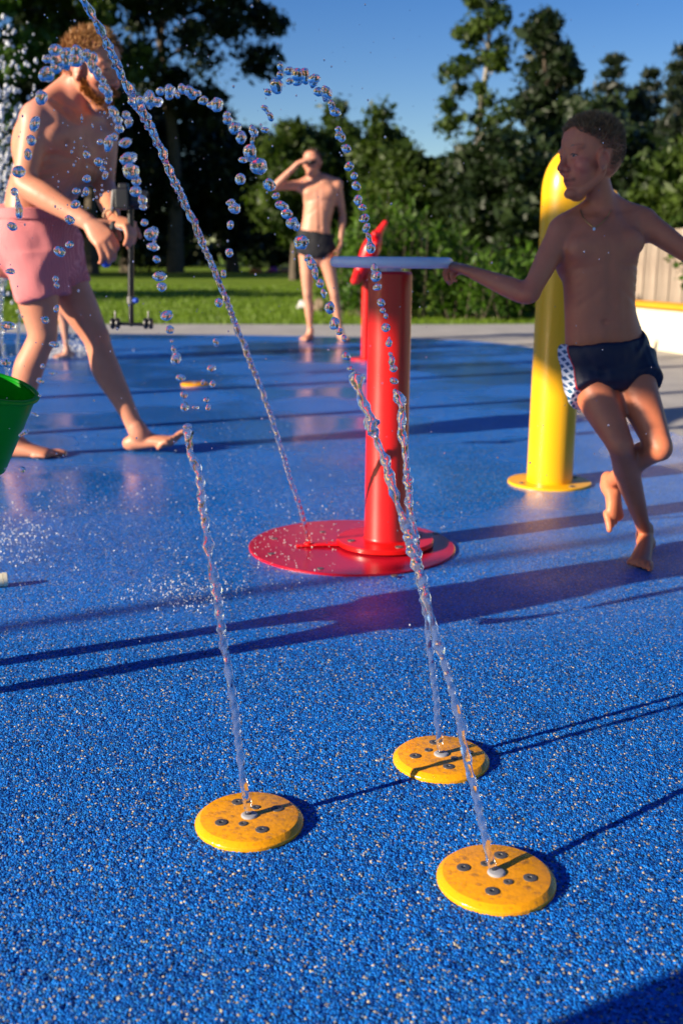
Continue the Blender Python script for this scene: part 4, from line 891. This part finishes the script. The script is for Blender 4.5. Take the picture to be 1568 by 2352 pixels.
# ---------------------------------------------------------------- the bearded man in pink shorts
def man_in_shorts():
    Y0 = 4.16; J = {}
    J['neck'] = P(158, 222, Y0); J['head'] = P(212, 162, Y0 - .02); J['chest'] = P(140, 335, Y0); J['waist'] = P(88, 455, Y0); J['pel'] = P(86, 535, Y0)
    J['shr'] = P(84, 268, Y0 - .13); J['shl'] = P(240, 290, Y0 + .15); J['elr'] = P(55, 422, Y0 - .20); J['wrr'] = P(205, 512, Y0 - .30)
    J['ell'] = P(240, 430, Y0 + .08); J['wrl'] = P(262, 506, Y0 - .24)
    J['hpr'] = P(74, 590, Y0 - .09); J['hpl'] = P(118, 588, Y0 + .10); J['knr'] = P(100, 772, Y0 - .08); J['knl'] = P(222, 776, Y0 + .11)
    ar = G(55, 1050); J['anr'] = P(26, 1006, ar[1]); al = G(315, 1040); J['anl'] = P(314, 990, al[1]); J['neckr'] = 1.12; J['legk'] = 1.0; J['armk'] = 1.1
    J['kfr'] = V([.95, -.25, .1]); J['kfl'] = V([.95, -.2, .25])
    s = 1.03; t = thing('person', 'bearded man in pink swim shorts stepping forward with a camera rig', 'person', (*G(160, 1046)[:2], 0))
    mb, sl, hl, U, Fc, Fp = body(J, s, .006, lean=1.0, chest=1.06)
    hF = V([.90, -.40, -.16]); hU = V([.12, -.02, 1.0]); hh = .268
    q, A = head(mb, J['head'], hF, hU, hh)
    # feet: the near one flat, the far one on its heel with the toes up
    h = G(14, 1049); b = G(112, 1051); foot(mb, J['anr'], h, b, b + nrm(b - h) * .05, Z3, 1.06, V([.1, -1, 0]))
    h = G(303, 1037); b = P(395, 1022, h[1] - .03); tt = P(432, 990, h[1] - .04); foot(mb, J['anl'], h + V([0, 0, .004]), b, tt, V([-.3, 0, 1]), 1.06, V([.1, -1, .0]))
    # near hand closes on the rig's grip, far hand on the gimbal
    d = nrm(P(238, 548, Y0 - .33) - J['wrr']); hand(mb, J['wrr'], d, nrm(V([-.2, .55, -.6])), nrm(V([.45, .3, .55])), 1.08, (.6, .95, .6), .13, (.6, .7))
    d = nrm(P(306, 520, Y0 - .32) - J['wrl']); hand(mb, J['wrl'], d, nrm(V([-.2, .25, -.95])), nrm(V([.1, .9, .25])), 1.05, (.75, .95, .5), .12, (.5, .5))
    me = vox(mb, .0055, 2, .5, 'body'); relief(me, J, sl, U, Fc, s, 1.2)
    base = (.56, .235, .135); pink = (.56, .165, .095)
    sp = [(J['shr'] + V([0, -.05, .02]), .16, (.60, .27, .20), .7), (J['neck'], .13, (.58, .22, .16), .8), (q(.24, .17, -.10), .07, pink, .6), (q(.24, -.17, -.10), .07, pink, .7), (q(.36, 0, -.27), .032, (.45, .13, .11), .8), (q(.43, 0, -.12), .04, pink, .7),
          (J['elr'], .07, pink, .5), (J['wrr'], .12, (.58, .29, .19), .6), (J['knl'] + V([.05, -.03, 0]), .08, pink, .5), (J['anl'], .09, (.62, .30, .22), .4), (q(-.045, -.34, -.01), .05, (.6, .2, .15), .7)]
    for sg in (1, -1): sp.append((J['chest'] + sl * sg * .085 + Fc * .125 + U * .03, .026, (.30, .12, .09), .9))
    bo = obj('body', tinted(me, base, sp), M['skin'], t)
    face_parts(q, A, hh, bo, M['beard'])
    ro, di, d3 = scalp(q, A, hh, 5200, 3, lambda f, l, u: (u > 1.1 * (f + .02) + .02 * np.sin(l * 30)) & (u > -.35) & ~((np.abs(l) > .26) & (f > -.12) & (u < .10)))
    strands('hair', ro, nrm_rows(di * .45 + A[0] * .45 + A[2] * .25 + rng.normal(0, .18, di.shape)), .034, .0013, M['hair_ginger'], bo, 1)
    r = np.random.default_rng(8); P_ = []; D_ = []
    for i in range(2600):
        s_ = r.uniform(-1, 1); a = abs(s_); f = .30 - .27 * a ** 1.3; l = s_ * .265; u = -.40 + .20 * a ** 1.6 + r.uniform(-.055, .10) * (1 if a > .5 else .8); p = q(f + .03 * r.random(), l * (1 if a > .3 else .9), u); P_.append(p); D_.append(A[0] * (.6 - .3 * a) + A[1] * s_ * .5 - A[2] * .7 + r.normal(0, .22, 3))
    for i in range(500):
        s_ = r.uniform(-1, 1); P_.append(q(.365 - .04 * abs(s_), s_ * .11, -.205 + r.normal(0, .012))); D_.append(A[0] * .5 + A[1] * s_ * .5 - A[2] * .6 + r.normal(0, .15, 3))
    strands('beard', np.array(P_), nrm_rows(np.array(D_)), .028, .0013, M['beard'], bo, 2)
    # shorts
    mb = MB(); ht = nrm(np.cross(hl, Z3)); low = (J['hpr'] + J['hpl']) / 2
    wst = P(76, 486, Y0)
    mb.tube([wst + V([0, 0, .012]), wst - V([0, 0, .05]), J['pel'] - U * .02, low, low - U * .05], np.array([(.168, .132), (.176, .145), (.188, .156), (.188, .154), (.130, .115)]), hl, 30, 5, 'flat')
    for sd, hem in (('r', P(98, 684, Y0 - .085)), ('l', P(160, 670, Y0 + .10))):
        hp = J['hp' + sd]; dv = nrm(J['kn' + sd] - hp); mb.tube([hp + U * .02, hp * .5 + hem * .5, hem], np.array([(.104, .114), (.100, .108), (.098, .102)]), hl, 24, 6, 'flat')
        mb.ell(low + (hl if sd == 'l' else -hl) * .075 - Fp * .07, (.095, .088, .10), np.array([hl, Fp, U]))
    me = vox(mb, .007, 4, .5, 'shorts'); fold(me, .0085, 24, 5); sh = obj('shorts', me, M['pink'], t)
    mb = MB(); mb.tube([wst + V([0, 0, .006]), wst - V([0, 0, .030])], [(.171, .135), (.178, .146)], hl, 40, 1, 'flat'); obj('waistband', mb.mesh('waistband'), M['pink'], sh)
    return t, J
def nrm_rows(a): return a / (np.linalg.norm(a, axis=1)[:, None] + 1e-9)
man, MJ = man_in_shorts()

# his camera rig: pole with weighted base bar, grip, gimbal and camera
def camera_rig():
    Yr = 3.86; b = P(302, 745, Yr); t = thing('camera_stabilizer', 'black handheld camera stabilizer with weighted base bar held by the bearded man', 'camera rig', b)
    mb = MB(); mb.tube([P(302, 744, Yr), P(301, 690, Yr)], [.0095, .0095], (1, 0, 0), 14, 1); mb.tube([P(301, 690, Yr), P(300, 445, Yr)], [.0115, .0115], (1, 0, 0), 14, 1, 'flat'); po = obj('pole', mb.mesh('pole'), M['blackm'], t)
    mb = MB(); mb.lathe(P(301, 690, Yr), [(.013, -.014), (.015, -.010), (.015, .010), (.013, .014)], 18); obj('collar', mb.mesh('collar'), M['steel'], po)
    mb = MB(); mb.tube([P(303, 690, Yr), P(313, 690, Yr - .01)], [.008, .010], (0, 0, 1), 10, 1); obj('knob', mb.mesh('knob'), M['blue_plastic'], po)
    mb = MB(); mb.tube([P(262, 743, Yr), P(346, 746, Yr)], [(.006, .012)] * 2, (0, 0, 1), 10, 1); ba = obj('base_bar', mb.mesh('base_bar'), M['blackm'], t)
    for px in (265, 341):
        for dx in (-6, 6):
            c = P(px + dx, 743, Yr); mb = MB(); mb.lathe(c, [(.006, -.008), (.018, -.006), (.020, 0), (.018, .006), (.006, .008)], 16, np.array([[0, 1, 0], [0, 0, 1], [1, 0, 0]])); obj('weight', mb.mesh('weight'), M['black'], ba)
        mb = MB(); mb.tube([P(px, 742, Yr), P(px, 716, Yr)], [.004, .003], (1, 0, 0), 8, 1); obj('thumbscrew', mb.mesh('thumbscrew'), M['steel'], ba)
    mb = MB(); mb.tube([P(268, 518, Yr), P(300, 527, Yr)], [.012, .011], (0, 0, 1), 14, 1); obj('gimbal', mb.mesh('gimbal'), M['white_plastic'], t)
    mb = MB(); mb.tube([P(262, 515, Yr), P(250, 560, Yr - .01), P(246, 580, Yr - .01)], [.012, .016, .016], (0, 1, 0), 14, 3); gr = obj('grip', mb.mesh('grip'), M['black'], t)
    mb = MB(); mb.tube([P(247, 576, Yr - .01), P(244, 603, Yr - .01)], [.017, .018], (0, 1, 0), 14, 1); obj('grip_end', mb.mesh('grip_end'), M['blue_plastic'], gr)
    c = P(286, 458, Yr); mb = MB(); mb.box(c, (.024, .050, .034)); mb.box(c + V([0, .0, .042]), (.016, .02, .012)); ca = obj('camera_body', vox(mb, .004, 2, .5, 'camera_body'), M['black'], t)
    mb = MB(); mb.lathe(c, [(.028, .0), (.032, .03), (.030, .08), (.020, .081), (.018, .05)], 26, np.array([[0, 1, 0], [0, 0, 1], [1, 0, 0]])); obj('lens', mb.mesh('lens'), M['black'], ca)
    mb = MB(); mb.tube([P(262, 440, Yr), P(259, 482, Yr)], [.009, .009], (1, 0, 0), 10, 1); obj('screen_bracket', mb.mesh('screen_bracket'), M['steel'], ca)
    mb = MB(); mb.torus(P(254, 497, Yr + .04), .024, .0042, 30, 8, np.array([[1, 0, 0], [0, 0, 1], [0, 1, 0]])); obj('wrist_strap', mb.mesh('wrist_strap'), M['strap'], t)
camera_rig()

# ---------------------------------------------------------------- the boy at the wheel
def boy_at_wheel():
    Y0 = 2.70; J = {}
    J['neck'] = P(1388, 488, Y0 + .01); J['head'] = P(1353, 365, Y0 - .01); J['chest'] = P(1376, 588, Y0); J['waist'] = P(1377, 720, Y0); J['pel'] = P(1388, 812, Y0 + .01)
    J['shr'] = P(1290, 528, Y0 - .01); J['shl'] = P(1476, 510, Y0 + .02); J['elr'] = P(1214, 678, Y0 - .05); J['wrr'] = P(1082, 625, Y0 + .08)
    J['ell'] = P(1592, 592, Y0 - .02); J['wrl'] = P(1720, 655, Y0 - .10)
    J['hpr'] = P(1345, 862, Y0 + .01); J['hpl'] = P(1443, 850, Y0 + .02); J['knr'] = P(1424, 1022, Y0 - .12); J['knl'] = P(1514, 1030, Y0 - .13)
    fh = G(1488, 1262); J['anr'] = P(1480, 1226, fh[1] - .0); J['anl'] = P(1400, 1106, Y0 + .15)
    J['kfr'] = V([-.05, -1, .2]); J['kfl'] = V([.25, -1, .1]); J['neckr'] = .94; J['legk'] = .97; J['armk'] = 1.0
    s = .70; t = thing('person', 'tanned boy in navy trunks running and gripping the white wheel', 'person', (*G(1469, 1300)[:2], 0))
    mb, sl, hl, U, Fc, Fp = body(J, s, .0042, lean=.93, chest=.96)
    hF = V([-.92, -.39, -.02]); hU = V([-.06, .04, 1.0]); hh = .190
    q, A = head(mb, J['head'], hF, hU, hh, True)
    hl_, bl = G(1486, 1262), G(1470, 1303); foot(mb, J['anr'], hl_, bl, bl + nrm(bl - hl_) * .03, Z3, .70, V([-1, 0, 0]))
    ha = P(1383, 1104, Y0 + .175); ba = P(1402, 1190, Y0 + .135); to = P(1412, 1229, Y0 + .11); foot(mb, J['anl'], ha, ba, to, V([.55, -.8, .0]), .70, V([.8, .5, 0]))
    # the right hand wraps the wheel's rim
    d = nrm(P(1036, 607, 2.835) - J['wrr']); hand(mb, J['wrr'], d, nrm(V([-.15, .25, -.95])), nrm(V([-.2, .95, .2])), .74, (.75, 1.25, 1.0), .02, (1.1, .9), .55)
    d = nrm(J['wrl'] - J['ell']); hand(mb, J['wrl'], d, V([0, .3, -1]), V([0, -1, -.3]), .72, (.25, .35, .3), .1)
    me = vox(mb, .0033, 2, .5, 'body'); relief(me, J, sl, U, Fc, s, .8, (1388, 741)); base = (.58, .185, .085); red = (.62, .14, .07)
    sp = [(q(.30, .17, -.10), .050, (.68, .17, .11), .7), (q(.30, -.17, -.10), .050, (.68, .17, .11), .7), (q(.345, 0, -.27), .024, (.50, .09, .075), .9)] + [(q(.352 - .05 * abs(u_) , u_ * .1, -.271 + .008 * abs(u_)), .008, (.12, .025, .02), .95) for u_ in np.linspace(-1, 1, 9)] + [ (q(.43, 0, -.12), .03, red, .7), (q(.03, .34, -.05), .030, (.66, .16, .09), .7), (J['elr'], .06, red, .6),
          (J['knr'], .06, (.50, .16, .08), .5), (J['waist'] + Fc * .074 - U * .055 + sl * .008, .011, (.16, .06, .04), .9), (J['anl'] + V([-.03, .05, -.05]), .10, (.58, .32, .24), .6)]
    v = verts_of(me)
    for sg, off in ((1, .072), (-1, .066)): sp.append((J['chest'] + sl * sg * off + Fc * .083 + U * .0, .015, (.22, .08, .06), .95))
    scal = (v - q(0, 0, 0)) @ A.T / hh
    bo = obj('body', tinted(me, base, sp), M['skin'], t)
    wm = np.clip((scal[:, 2] - 1.12 * (scal[:, 0] + .02)) / .10, 0, 1) * np.clip((scal[:, 2] + .34) / .08, 0, 1) * (np.abs(scal).max(1) < .75) * ~((np.abs(scal[:, 1]) > .31) & (np.abs(scal[:, 0] - .03) < .12) & (scal[:, 2] < .09))
    cols = np.empty(len(v) * 4, np.float32); me.color_attributes['tint'].data.foreach_get('color', cols); cols = cols.reshape(-1, 4); cols[:, :3] = cols[:, :3] * (1 - .5 * wm[:, None]) + np.array((.12, .07, .04)) * .5 * wm[:, None]; me.color_attributes['tint'].data.foreach_set('color', cols.ravel())
    face_parts(q, A, hh, bo, M['hair_boy'])
    ro, di, d3 = scalp(q, A, hh, 9000, 4, lambda f, l, u: (u > 1.12 * (f + .02) + .03 * np.sin(l * 25)) & (u > -.33) & ~((np.abs(l) > .27) & (f > -.12) & (u < .08)), True)
    ln = (.005 + .015 * np.clip((d3[:, 2] - .18) / .22, 0, 1))[:, None]
    strands('hair', ro, nrm_rows(di * .8 + A[0] * .22 + A[2] * .25 + rng.normal(0, .25, di.shape)), ln, .0009, M['hair_boy'], bo, 3)
    # trunks
    mb = MB(); low = (J['hpr'] + J['hpl']) / 2; wr_, wl_ = P(1291, 792, Y0), P(1466, 768, Y0); wc_ = (wr_ + wl_) / 2; wd_ = nrm(wl_ - wr_); wu = nrm(np.cross(Fp, wd_)) * -1
    if wu[2] < 0: wu = -wu
    mb.tube([wc_ - wu * .004, wc_ - wu * .03, J['pel'] - U * .012, low + U * .0, low - U * .035], np.array([(.104, .078), (.107, .082), (.112, .088), (.117, .093), (.085, .08)]), [wd_, wd_, hl, hl, hl], 30, 5, 'flat')
    for sd, hem in (('r', P(1362, 908, Y0 - .035)), ('l', P(1472, 892, Y0 - .03))):
        hp = J['hp' + sd]; mb.tube([hp + U * .03, hp * .5 + hem * .5, hem], np.array([(.064, .074), (.064, .071), (.0615, .066)]), hl, 24, 5, 'flat')
        mb.ell(low + (hl if sd == 'l' else -hl) * .05 - Fp * .05, (.052, .050, .058), np.array([hl, Fp, U]))
    me = vox(mb, .0045, 4, .5, 'trunks'); fold(me, .0026, 60, 9)
    v = verts_of(me); vn = (v - low) @ (-hl); zz = v[:, 2]; top, bot = wr_[2], P(1313, 913, Y0)[2]; f = np.clip((top - zz) / (top - bot), 0, 1)
    cx, cy_ = v[:, 0], v[:, 1]
    lft = (v - low) @ (-hl); fr = (v - low) @ Fp; ang = np.arctan2(lft, fr); m = .5 + (ang - (1.22 - .32 * f)) * 2.2; m = np.where(ang > 2.3, 0, np.clip(m, 0, 1)); m = np.where(lft < .02, 0, m)
    set_col(me, m[:, None] * np.ones(3), 'panel'); obj('trunks', me, M['trunks'], t)
    # necklace: lies on the skin of neck and chest
    from mathutils.bvhtree import BVHTree
    bv = BVHTree.FromPolygons([tuple(a) for a in verts_of(bo.data)], [tuple(p.vertices) for p in bo.data.polygons]); pts = []
    def on_skin(x, y, off=.0016):
        d = nrm(ray(x, y)); h = bv.ray_cast(Vector(CAMP), Vector(d)); return np.array(h[0]) + np.array(h[1]) * off if h[0] is not None else P(x, y, Y0 - .07)
    for x, y in ((1332, 484), (1337, 498), (1345, 509), (1354, 517), (1363, 523), (1373, 518), (1384, 509), (1394, 497), (1401, 484)): pts.append(on_skin(x, y))
    pe = pts[4]; back = [J['neck'] + sl * .050 * math.cos(a) - Fc * .058 * math.sin(a) + U * .03 for a in (.5, 1.2, 1.95, 2.65)]
    ne = thing('necklace', 'thin gold chain with pale pendant round the neck of the boy', 'necklace', pe)
    mb = MB(); mb.tube(pts + back + [pts[0]], [.0010] * (len(pts) + 5), (0, 0, 1), 6, 3); obj('chain', mb.mesh('chain'), M['gold'], ne)
    mb = MB(); mb.ell(pe + V([0, -.001, -.004]), (.0034, .0018, .0042)); obj('pendant', mb.mesh('pendant'), M['white_plastic'], ne)
    return J
BJ = boy_at_wheel()

# ---------------------------------------------------------------- the man shading his eyes
def man_shading_eyes():
    Y0 = 10.2; J = {}
    J['neck'] = P(722, 413, Y0); J['head'] = P(717, 374, Y0 - .03); J['chest'] = P(733, 452, Y0); J['waist'] = P(727, 510, Y0); J['pel'] = P(724, 548, Y0)
    J['shr'] = P(693, 424, Y0); J['shl'] = P(774, 422, Y0); J['elr'] = P(630, 430, Y0 - .12); J['wrr'] = P(685, 374, Y0 - .20)
    J['ell'] = P(787, 495, Y0 + .05); J['wrl'] = P(782, 562, Y0 - .02); J['hpr'] = P(704, 575, Y0); J['hpl'] = P(746, 575, Y0); J['knr'] = P(706, 676, Y0 - .02); J['knl'] = P(768, 676, Y0 - .03)
    J['anr'] = P(713, 762, Y0 + .02); J['anl'] = P(781, 762, Y0 + .02); J['kfr'] = V([-.15, -1, 0]); J['kfl'] = V([.25, -1, 0]); J['armk'] = .95; J['legk'] = .92
    t = thing('person', 'man in black swim briefs shading his eyes with one hand', 'person', (*G(740, 782)[:2], 0))
    mb, sl, hl, U, Fc, Fp = body(J, 1.01, .009, lean=.95, belly=.012)
    hF = V([-.35, -.92, -.04]); q, A = head(mb, J['head'], hF, V([0, 0, 1.]), .245)
    a = J['anr'].copy(); h = V([a[0] + .005, a[1] + .05, .0]); b = h + V([-.06, -.17, 0]); foot(mb, a, h, b, b + nrm(b - h) * .05, Z3, 1.0, V([-1, .3, 0]))
    a = J['anl'].copy(); h = V([a[0], a[1] + .05, .0]); b = h + V([.05, -.17, 0]); foot(mb, a, h, b, b + nrm(b - h) * .05, Z3, 1.0, V([1, .3, 0]))
    d = nrm(P(708, 364, Y0 - .19) - J['wrr']); hand(mb, J['wrr'], d, V([.2, .3, -.9]), V([0, .9, .3]), 1.0, (.12, .15, .1), .03)
    d = nrm(P(775, 592, Y0 - .08) - J['wrl']); hand(mb, J['wrl'], d, V([-1, 0, 0]), V([0, -1, 0]), 1.0, (.3, .4, .3), .05)
    me = vox(mb, .0075, 3, .5, 'body'); relief(me, J, sl, U, Fc, 1.0, 1.0); tan = (.44, .20, .12)
    sp = [(J['head'], .2, (.46, .17, .11), .9), (J['elr'], .3, tan, .8), (J['ell'], .3, tan, .9), (J['wrl'], .3, tan, .8), (J['neck'], .12, tan, .6), (J['knr'], .3, (.52, .28, .19), .5), (J['knl'], .3, (.52, .28, .19), .5), (J['chest'] + Fc * .12 - U * .02, .10, (.50, .27, .20), .5)]
    for sg in (1, -1): sp.append((J['chest'] + sl * sg * .09 + Fc * .12 + U * .02, .03, (.28, .11, .09), .9))
    bo = obj('body', tinted(me, (.60, .28, .175), sp), M['skin'], t); face_parts(q, A, .245, bo, M['hair_dark'])
    ro, di, d3 = scalp(q, A, .245, 2600, 6, lambda f, l, u: (u > 1.3 * (f + .06)) & (u > -.32) & ~((np.abs(l) > .26) & (f > -.12) & (u < .1)))
    strands('hair', ro, nrm_rows(di + rng.normal(0, .25, di.shape)), .010, .0022, M['hair_dark'], bo, 5)
    mb = MB(); mb.tube([q(.36, -.30, .02), q(.40, -.12, .015), q(.40, 0, .03), q(.40, .12, .015), q(.36, .30, .02)], np.array([(.05, .02), (.07, .02), (.02, .015), (.07, .02), (.05, .02)]) * .245, A[2], 8, 3); obj('sunglasses', mb.mesh('sunglasses'), M['black'], bo)
    mb = MB(); low = (J['hpr'] + J['hpl']) / 2; w = P(726, 533, Y0)
    mb.tube([w, J['pel'] - U * .0, low, low - U * .07], np.array([(.165, .122), (.172, .128), (.178, .130), (.12, .11)]), hl, 26, 5, 'flat')
    for sd in 'lr':
        hp = J['hp' + sd]; kn = J['kn' + sd]; mb.tube([hp + U * .04, hp * .93 + kn * .07], np.array([(.10, .108), (.098, .104)]), hl, 22, 1, 'flat'); mb.ell(low + (hl if sd == 'l' else -hl) * .075 - Fp * .07, (.095, .085, .10), np.array([hl, Fp, U]))
    me = vox(mb, .008, 4, .5, 'briefs'); fold(me, .003, 40, 4); obj('briefs', me, M['black_cloth'], t)
    return J
man_shading_eyes()

# ---------------------------------------------------------------- standing figures: the child in the spray and people outside the frame
def standing(base, az, h, label, skin, clothes, hair, seed, reach=None, stance=.09, voxel=.013, shirt=None):
    s = h / 1.75; f = V([math.cos(az), math.sin(az), 0]); l = V([-f[1], f[0], 0]); b = V([base[0], base[1], 0.0]); at = lambda ff, ll, z: b + f * ff * s + l * ll * s + Z3 * z * s
    J = dict(neck=at(0, 0, 1.47), head=at(.03, 0, 1.62), chest=at(.01, 0, 1.28), waist=at(.02, 0, 1.09), pel=at(0, 0, .97), shr=at(0, -.185, 1.40), shl=at(0, .185, 1.40), elr=at(-.03, -.27, 1.12), wrr=at(.05, -.29, .88), ell=at(-.03, .27, 1.12), wrl=at(.05, .29, .88),
             hpr=at(0, -.085, .88), hpl=at(0, .085, .88), knr=at(.02, -stance, .48), knl=at(.04, stance, .48), anr=at(-.03, -stance * 1.1, .08), anl=at(-.01, stance * 1.15, .08), kfr=f, kfl=f)
    tips = {'r': at(.09, -.28, .80), 'l': at(.09, .28, .80)}
    if reach is not None:
        sd, p = reach; sh = J['sh' + sd]; v = p - sh; L_ = min(np.linalg.norm(v), .54 * s); J['wr' + sd] = sh + nrm(v) * L_; J['el' + sd] = (sh + J['wr' + sd]) / 2 + V([0, 0, -.06 * s]); tips[sd] = p
    t = thing('person', label, 'person', b); mb, sl, hl, U, Fc, Fp = body(J, s, voxel); hh = .235 * max(s, .8); q, A = head(mb, J['head'], f, Z3, hh, h < 1.4)
    for sd, sg in (('r', -1), ('l', 1)):
        a = J['an' + sd]; hq = V([a[0], a[1], 0.0]) - f * .05 * s; bl = hq + f * .175 * s + l * sg * .02 * s; foot(mb, a, hq, bl, bl + f * .05 * s, Z3, s, l * sg)
        d = nrm(tips[sd] - J['wr' + sd]); n = nrm(-l * sg); n = nrm(n - d * np.dot(n, d)); hand(mb, J['wr' + sd], d, n, np.cross(d, n) * (1 if sd == 'l' else -1), s, (.5, .7, .5))
    me = vox(mb, voxel * .85, 3, .5, 'body'); bo = obj('body', tinted(me, skin, [(q(.25, 0, -.1), .08 * s, tuple(c * .8 for c in skin), .4)]), M['skin'], t); face_parts(q, A, hh, bo, hair)
    ro, di, d3 = scalp(q, A, hh, 2200, seed, lambda f_, l_, u: (u > 1.1 * (f_ + .02)) & (u > -.35), h < 1.4); strands('hair', ro, nrm_rows(di + rng.normal(0, .3, di.shape)), .03, .003, hair, bo, seed)
    mb = MB(); low = (J['hpr'] + J['hpl']) / 2; mb.tube([J['pel'] + Z3 * .05 * s, J['pel'], low, low - Z3 * .06 * s], np.array([(.165, .118), (.172, .126), (.182, .134), (.14, .12)]) * s, l, 24, 4, 'flat')
    for sd in 'lr': mb.tube([J['hp' + sd], J['hp' + sd] * .6 + J['kn' + sd] * .4], np.array([(.105, .114), (.112, .116)]) * s, l, 20, 3, 'flat')
    me = vox(mb, voxel, 4, .5, 'shorts'); fold(me, .004, 35, seed); obj('shorts', me, clothes, t)
    return t, J
cb_ = G(152, 822)
standing(cb_, R(200), 1.25, 'child in shorts standing in the spray behind the man in pink shorts', (.55, .28, .19), M['grey_cloth'], M['hair_boy'], 31, stance=.06)

# ================================================================ small things
BY = 1.95; bc = P(-14, 884, BY); axu = nrm(V([.30, -.10, .95])); bx_ = nrm(np.cross([0, 1, 0], axu)); by_ = np.cross(axu, bx_); BA = np.array([bx_, by_, axu])
RB = P(92, 904, BY)[0] - bc[0]
t = thing('green_bucket', 'green plastic toy bucket tipped in the air at the left edge', 'bucket', bc - axu * .15)
mb = MB(); r = RB * .96
mb.lathe(bc, [(.004, -.158), (r * .66, -.160), (r * .68, -.156), (r * .955, -.014), (r * .96, -.012), (r * .955, 0), (r * .935, 0), (r * .925, -.012), (r * .66, -.150), (.004, -.152)], 64, BA); bu = obj('bucket_shell', mb.mesh('bucket_shell'), M['bucket'], t)
mb = MB(); mb.torus(bc + axu * -.004, r * .985, .0050, 64, 10, BA); obj('rim', mb.mesh('rim'), M['bucket'], bu)
mb = MB(); mb.tube([bc + bx_ * (-r * 1.0) , bc + bx_ * (-r * 1.05) - by_ * .04 + axu * .03, bc - bx_ * r * .9 - by_ * .02 + axu * .055, bc - bx_ * r * .7 + by_ * .05 + axu * .05], [.004] * 4, by_, 8, 4); obj('handle', mb.mesh('handle'), M['nylon'], bu)
grip_pt = bc - bx_ * (r * 1.02) + axu * .02
standing(V([-1.05, 1.69]), R(35), 1.08, 'child outside the spray holding out the green bucket', (.55, .29, .20), M['grey_cloth'], M['hair_dark'], 41, reach=('l', grip_pt), stance=.105)
standing(V([-1.15, .07]), R(60), 1.70, 'adult in grey shorts standing beside the pad', (.55, .29, .20), M['grey_cloth'], M['hair_dark'], 42, stance=.10)

tp = G(6, 1348); td = nrm(V([.93, .36, 0])); t = thing('toy_tube', 'cream plastic toy tube end lying on the wet blue pad', 'toy', (tp[0] - .06, tp[1], 0))
p1 = V([tp[0] + .012, tp[1] + .008, .017]); mb = MB(); mb.tube([p1 - td * .20, p1 - td * .012], [.0165, .0165], (0, 0, 1), 24, 1, 'flat'); tb_ = obj('barrel', mb.mesh('barrel'), M['cream_toy'], t)
mb = MB(); mb.tube([p1 - td * .011, p1 - td * .002, p1], [.0175, .0172, .012], (0, 0, 1), 24, 1, 'flat'); obj('cap', mb.mesh('cap'), M['cream_toy'], tb_)
mb = MB(); mb.tube([p1 - td * .21, p1 - td * .20], [.019, .019], (0, 0, 1), 24, 1); obj('plunger', mb.mesh('plunger'), M['blue_plastic'], tb_)

def heap(name, label, cat, px, py, w, h, d, material, seed, Y=None, extra=None):
    p = G(px, py) if Y is None else P(px, py, Y); p[2] = -.02; q = np.random.default_rng(seed); mb = MB()
    for i in range(7): mb.ell(p + V([q.uniform(-.7, .7) * w, q.uniform(-.5, .5) * d, h * q.uniform(.25, .6)]), (w * q.uniform(.3, .5), d * q.uniform(.35, .6), h * q.uniform(.3, .55)), None, 12, 8)
    mb.tube([p + V([-w, 0, h * .2]), p + V([0, 0, h * .3]), p + V([w, .02, h * .15])], [(d * .6, h * .25)] * 3, (0, 1, 0), 14, 4)
    me = vox(mb, max(w, d) * .05, 4, .5, name); fold(me, h * .05, 9 / w, seed); return tag(obj(name, me, material), label, cat)
heap('cloth_heap', 'orange cloth heap standing in for a sunbather on the far lawn', 'towel', 588, 626, .28, .22, .3, M['cloth_orange'], 1)  # plain heaps stand in for the sunbathers here
heap('cloth_heap', 'pink cloth heap standing in for a sunbather on the far lawn', 'towel', 632, 625, .36, .24, .3, M['cloth_pinkt'], 2)
heap('cloth_heap', 'brown cloth heap standing in for a sunbather beside the pink one', 'towel', 664, 626, .42, .26, .3, M['cloth_tan'], 3)
heap('cloth_heap', 'faded pink towel on the shaded lawn behind the camera rig', 'towel', 388, 612, .55, .45, .4, M['cloth_pinkt'], 4)
heap('beach_bag', 'pale beige beach bag behind the legs of the man shading his eyes', 'bag', 735, 713, .15, .20, .12, M['cloth_beige'], 5)
heap('beach_bag', 'small white cloth bag on the lawn beside the beige bag', 'bag', 702, 707, .10, .15, .1, M['cloth_white'], 6)
heap('beach_bag', 'black bag lying on the lawn right of the beige bag', 'bag', 782, 705, .16, .13, .14, M['black'], 7)
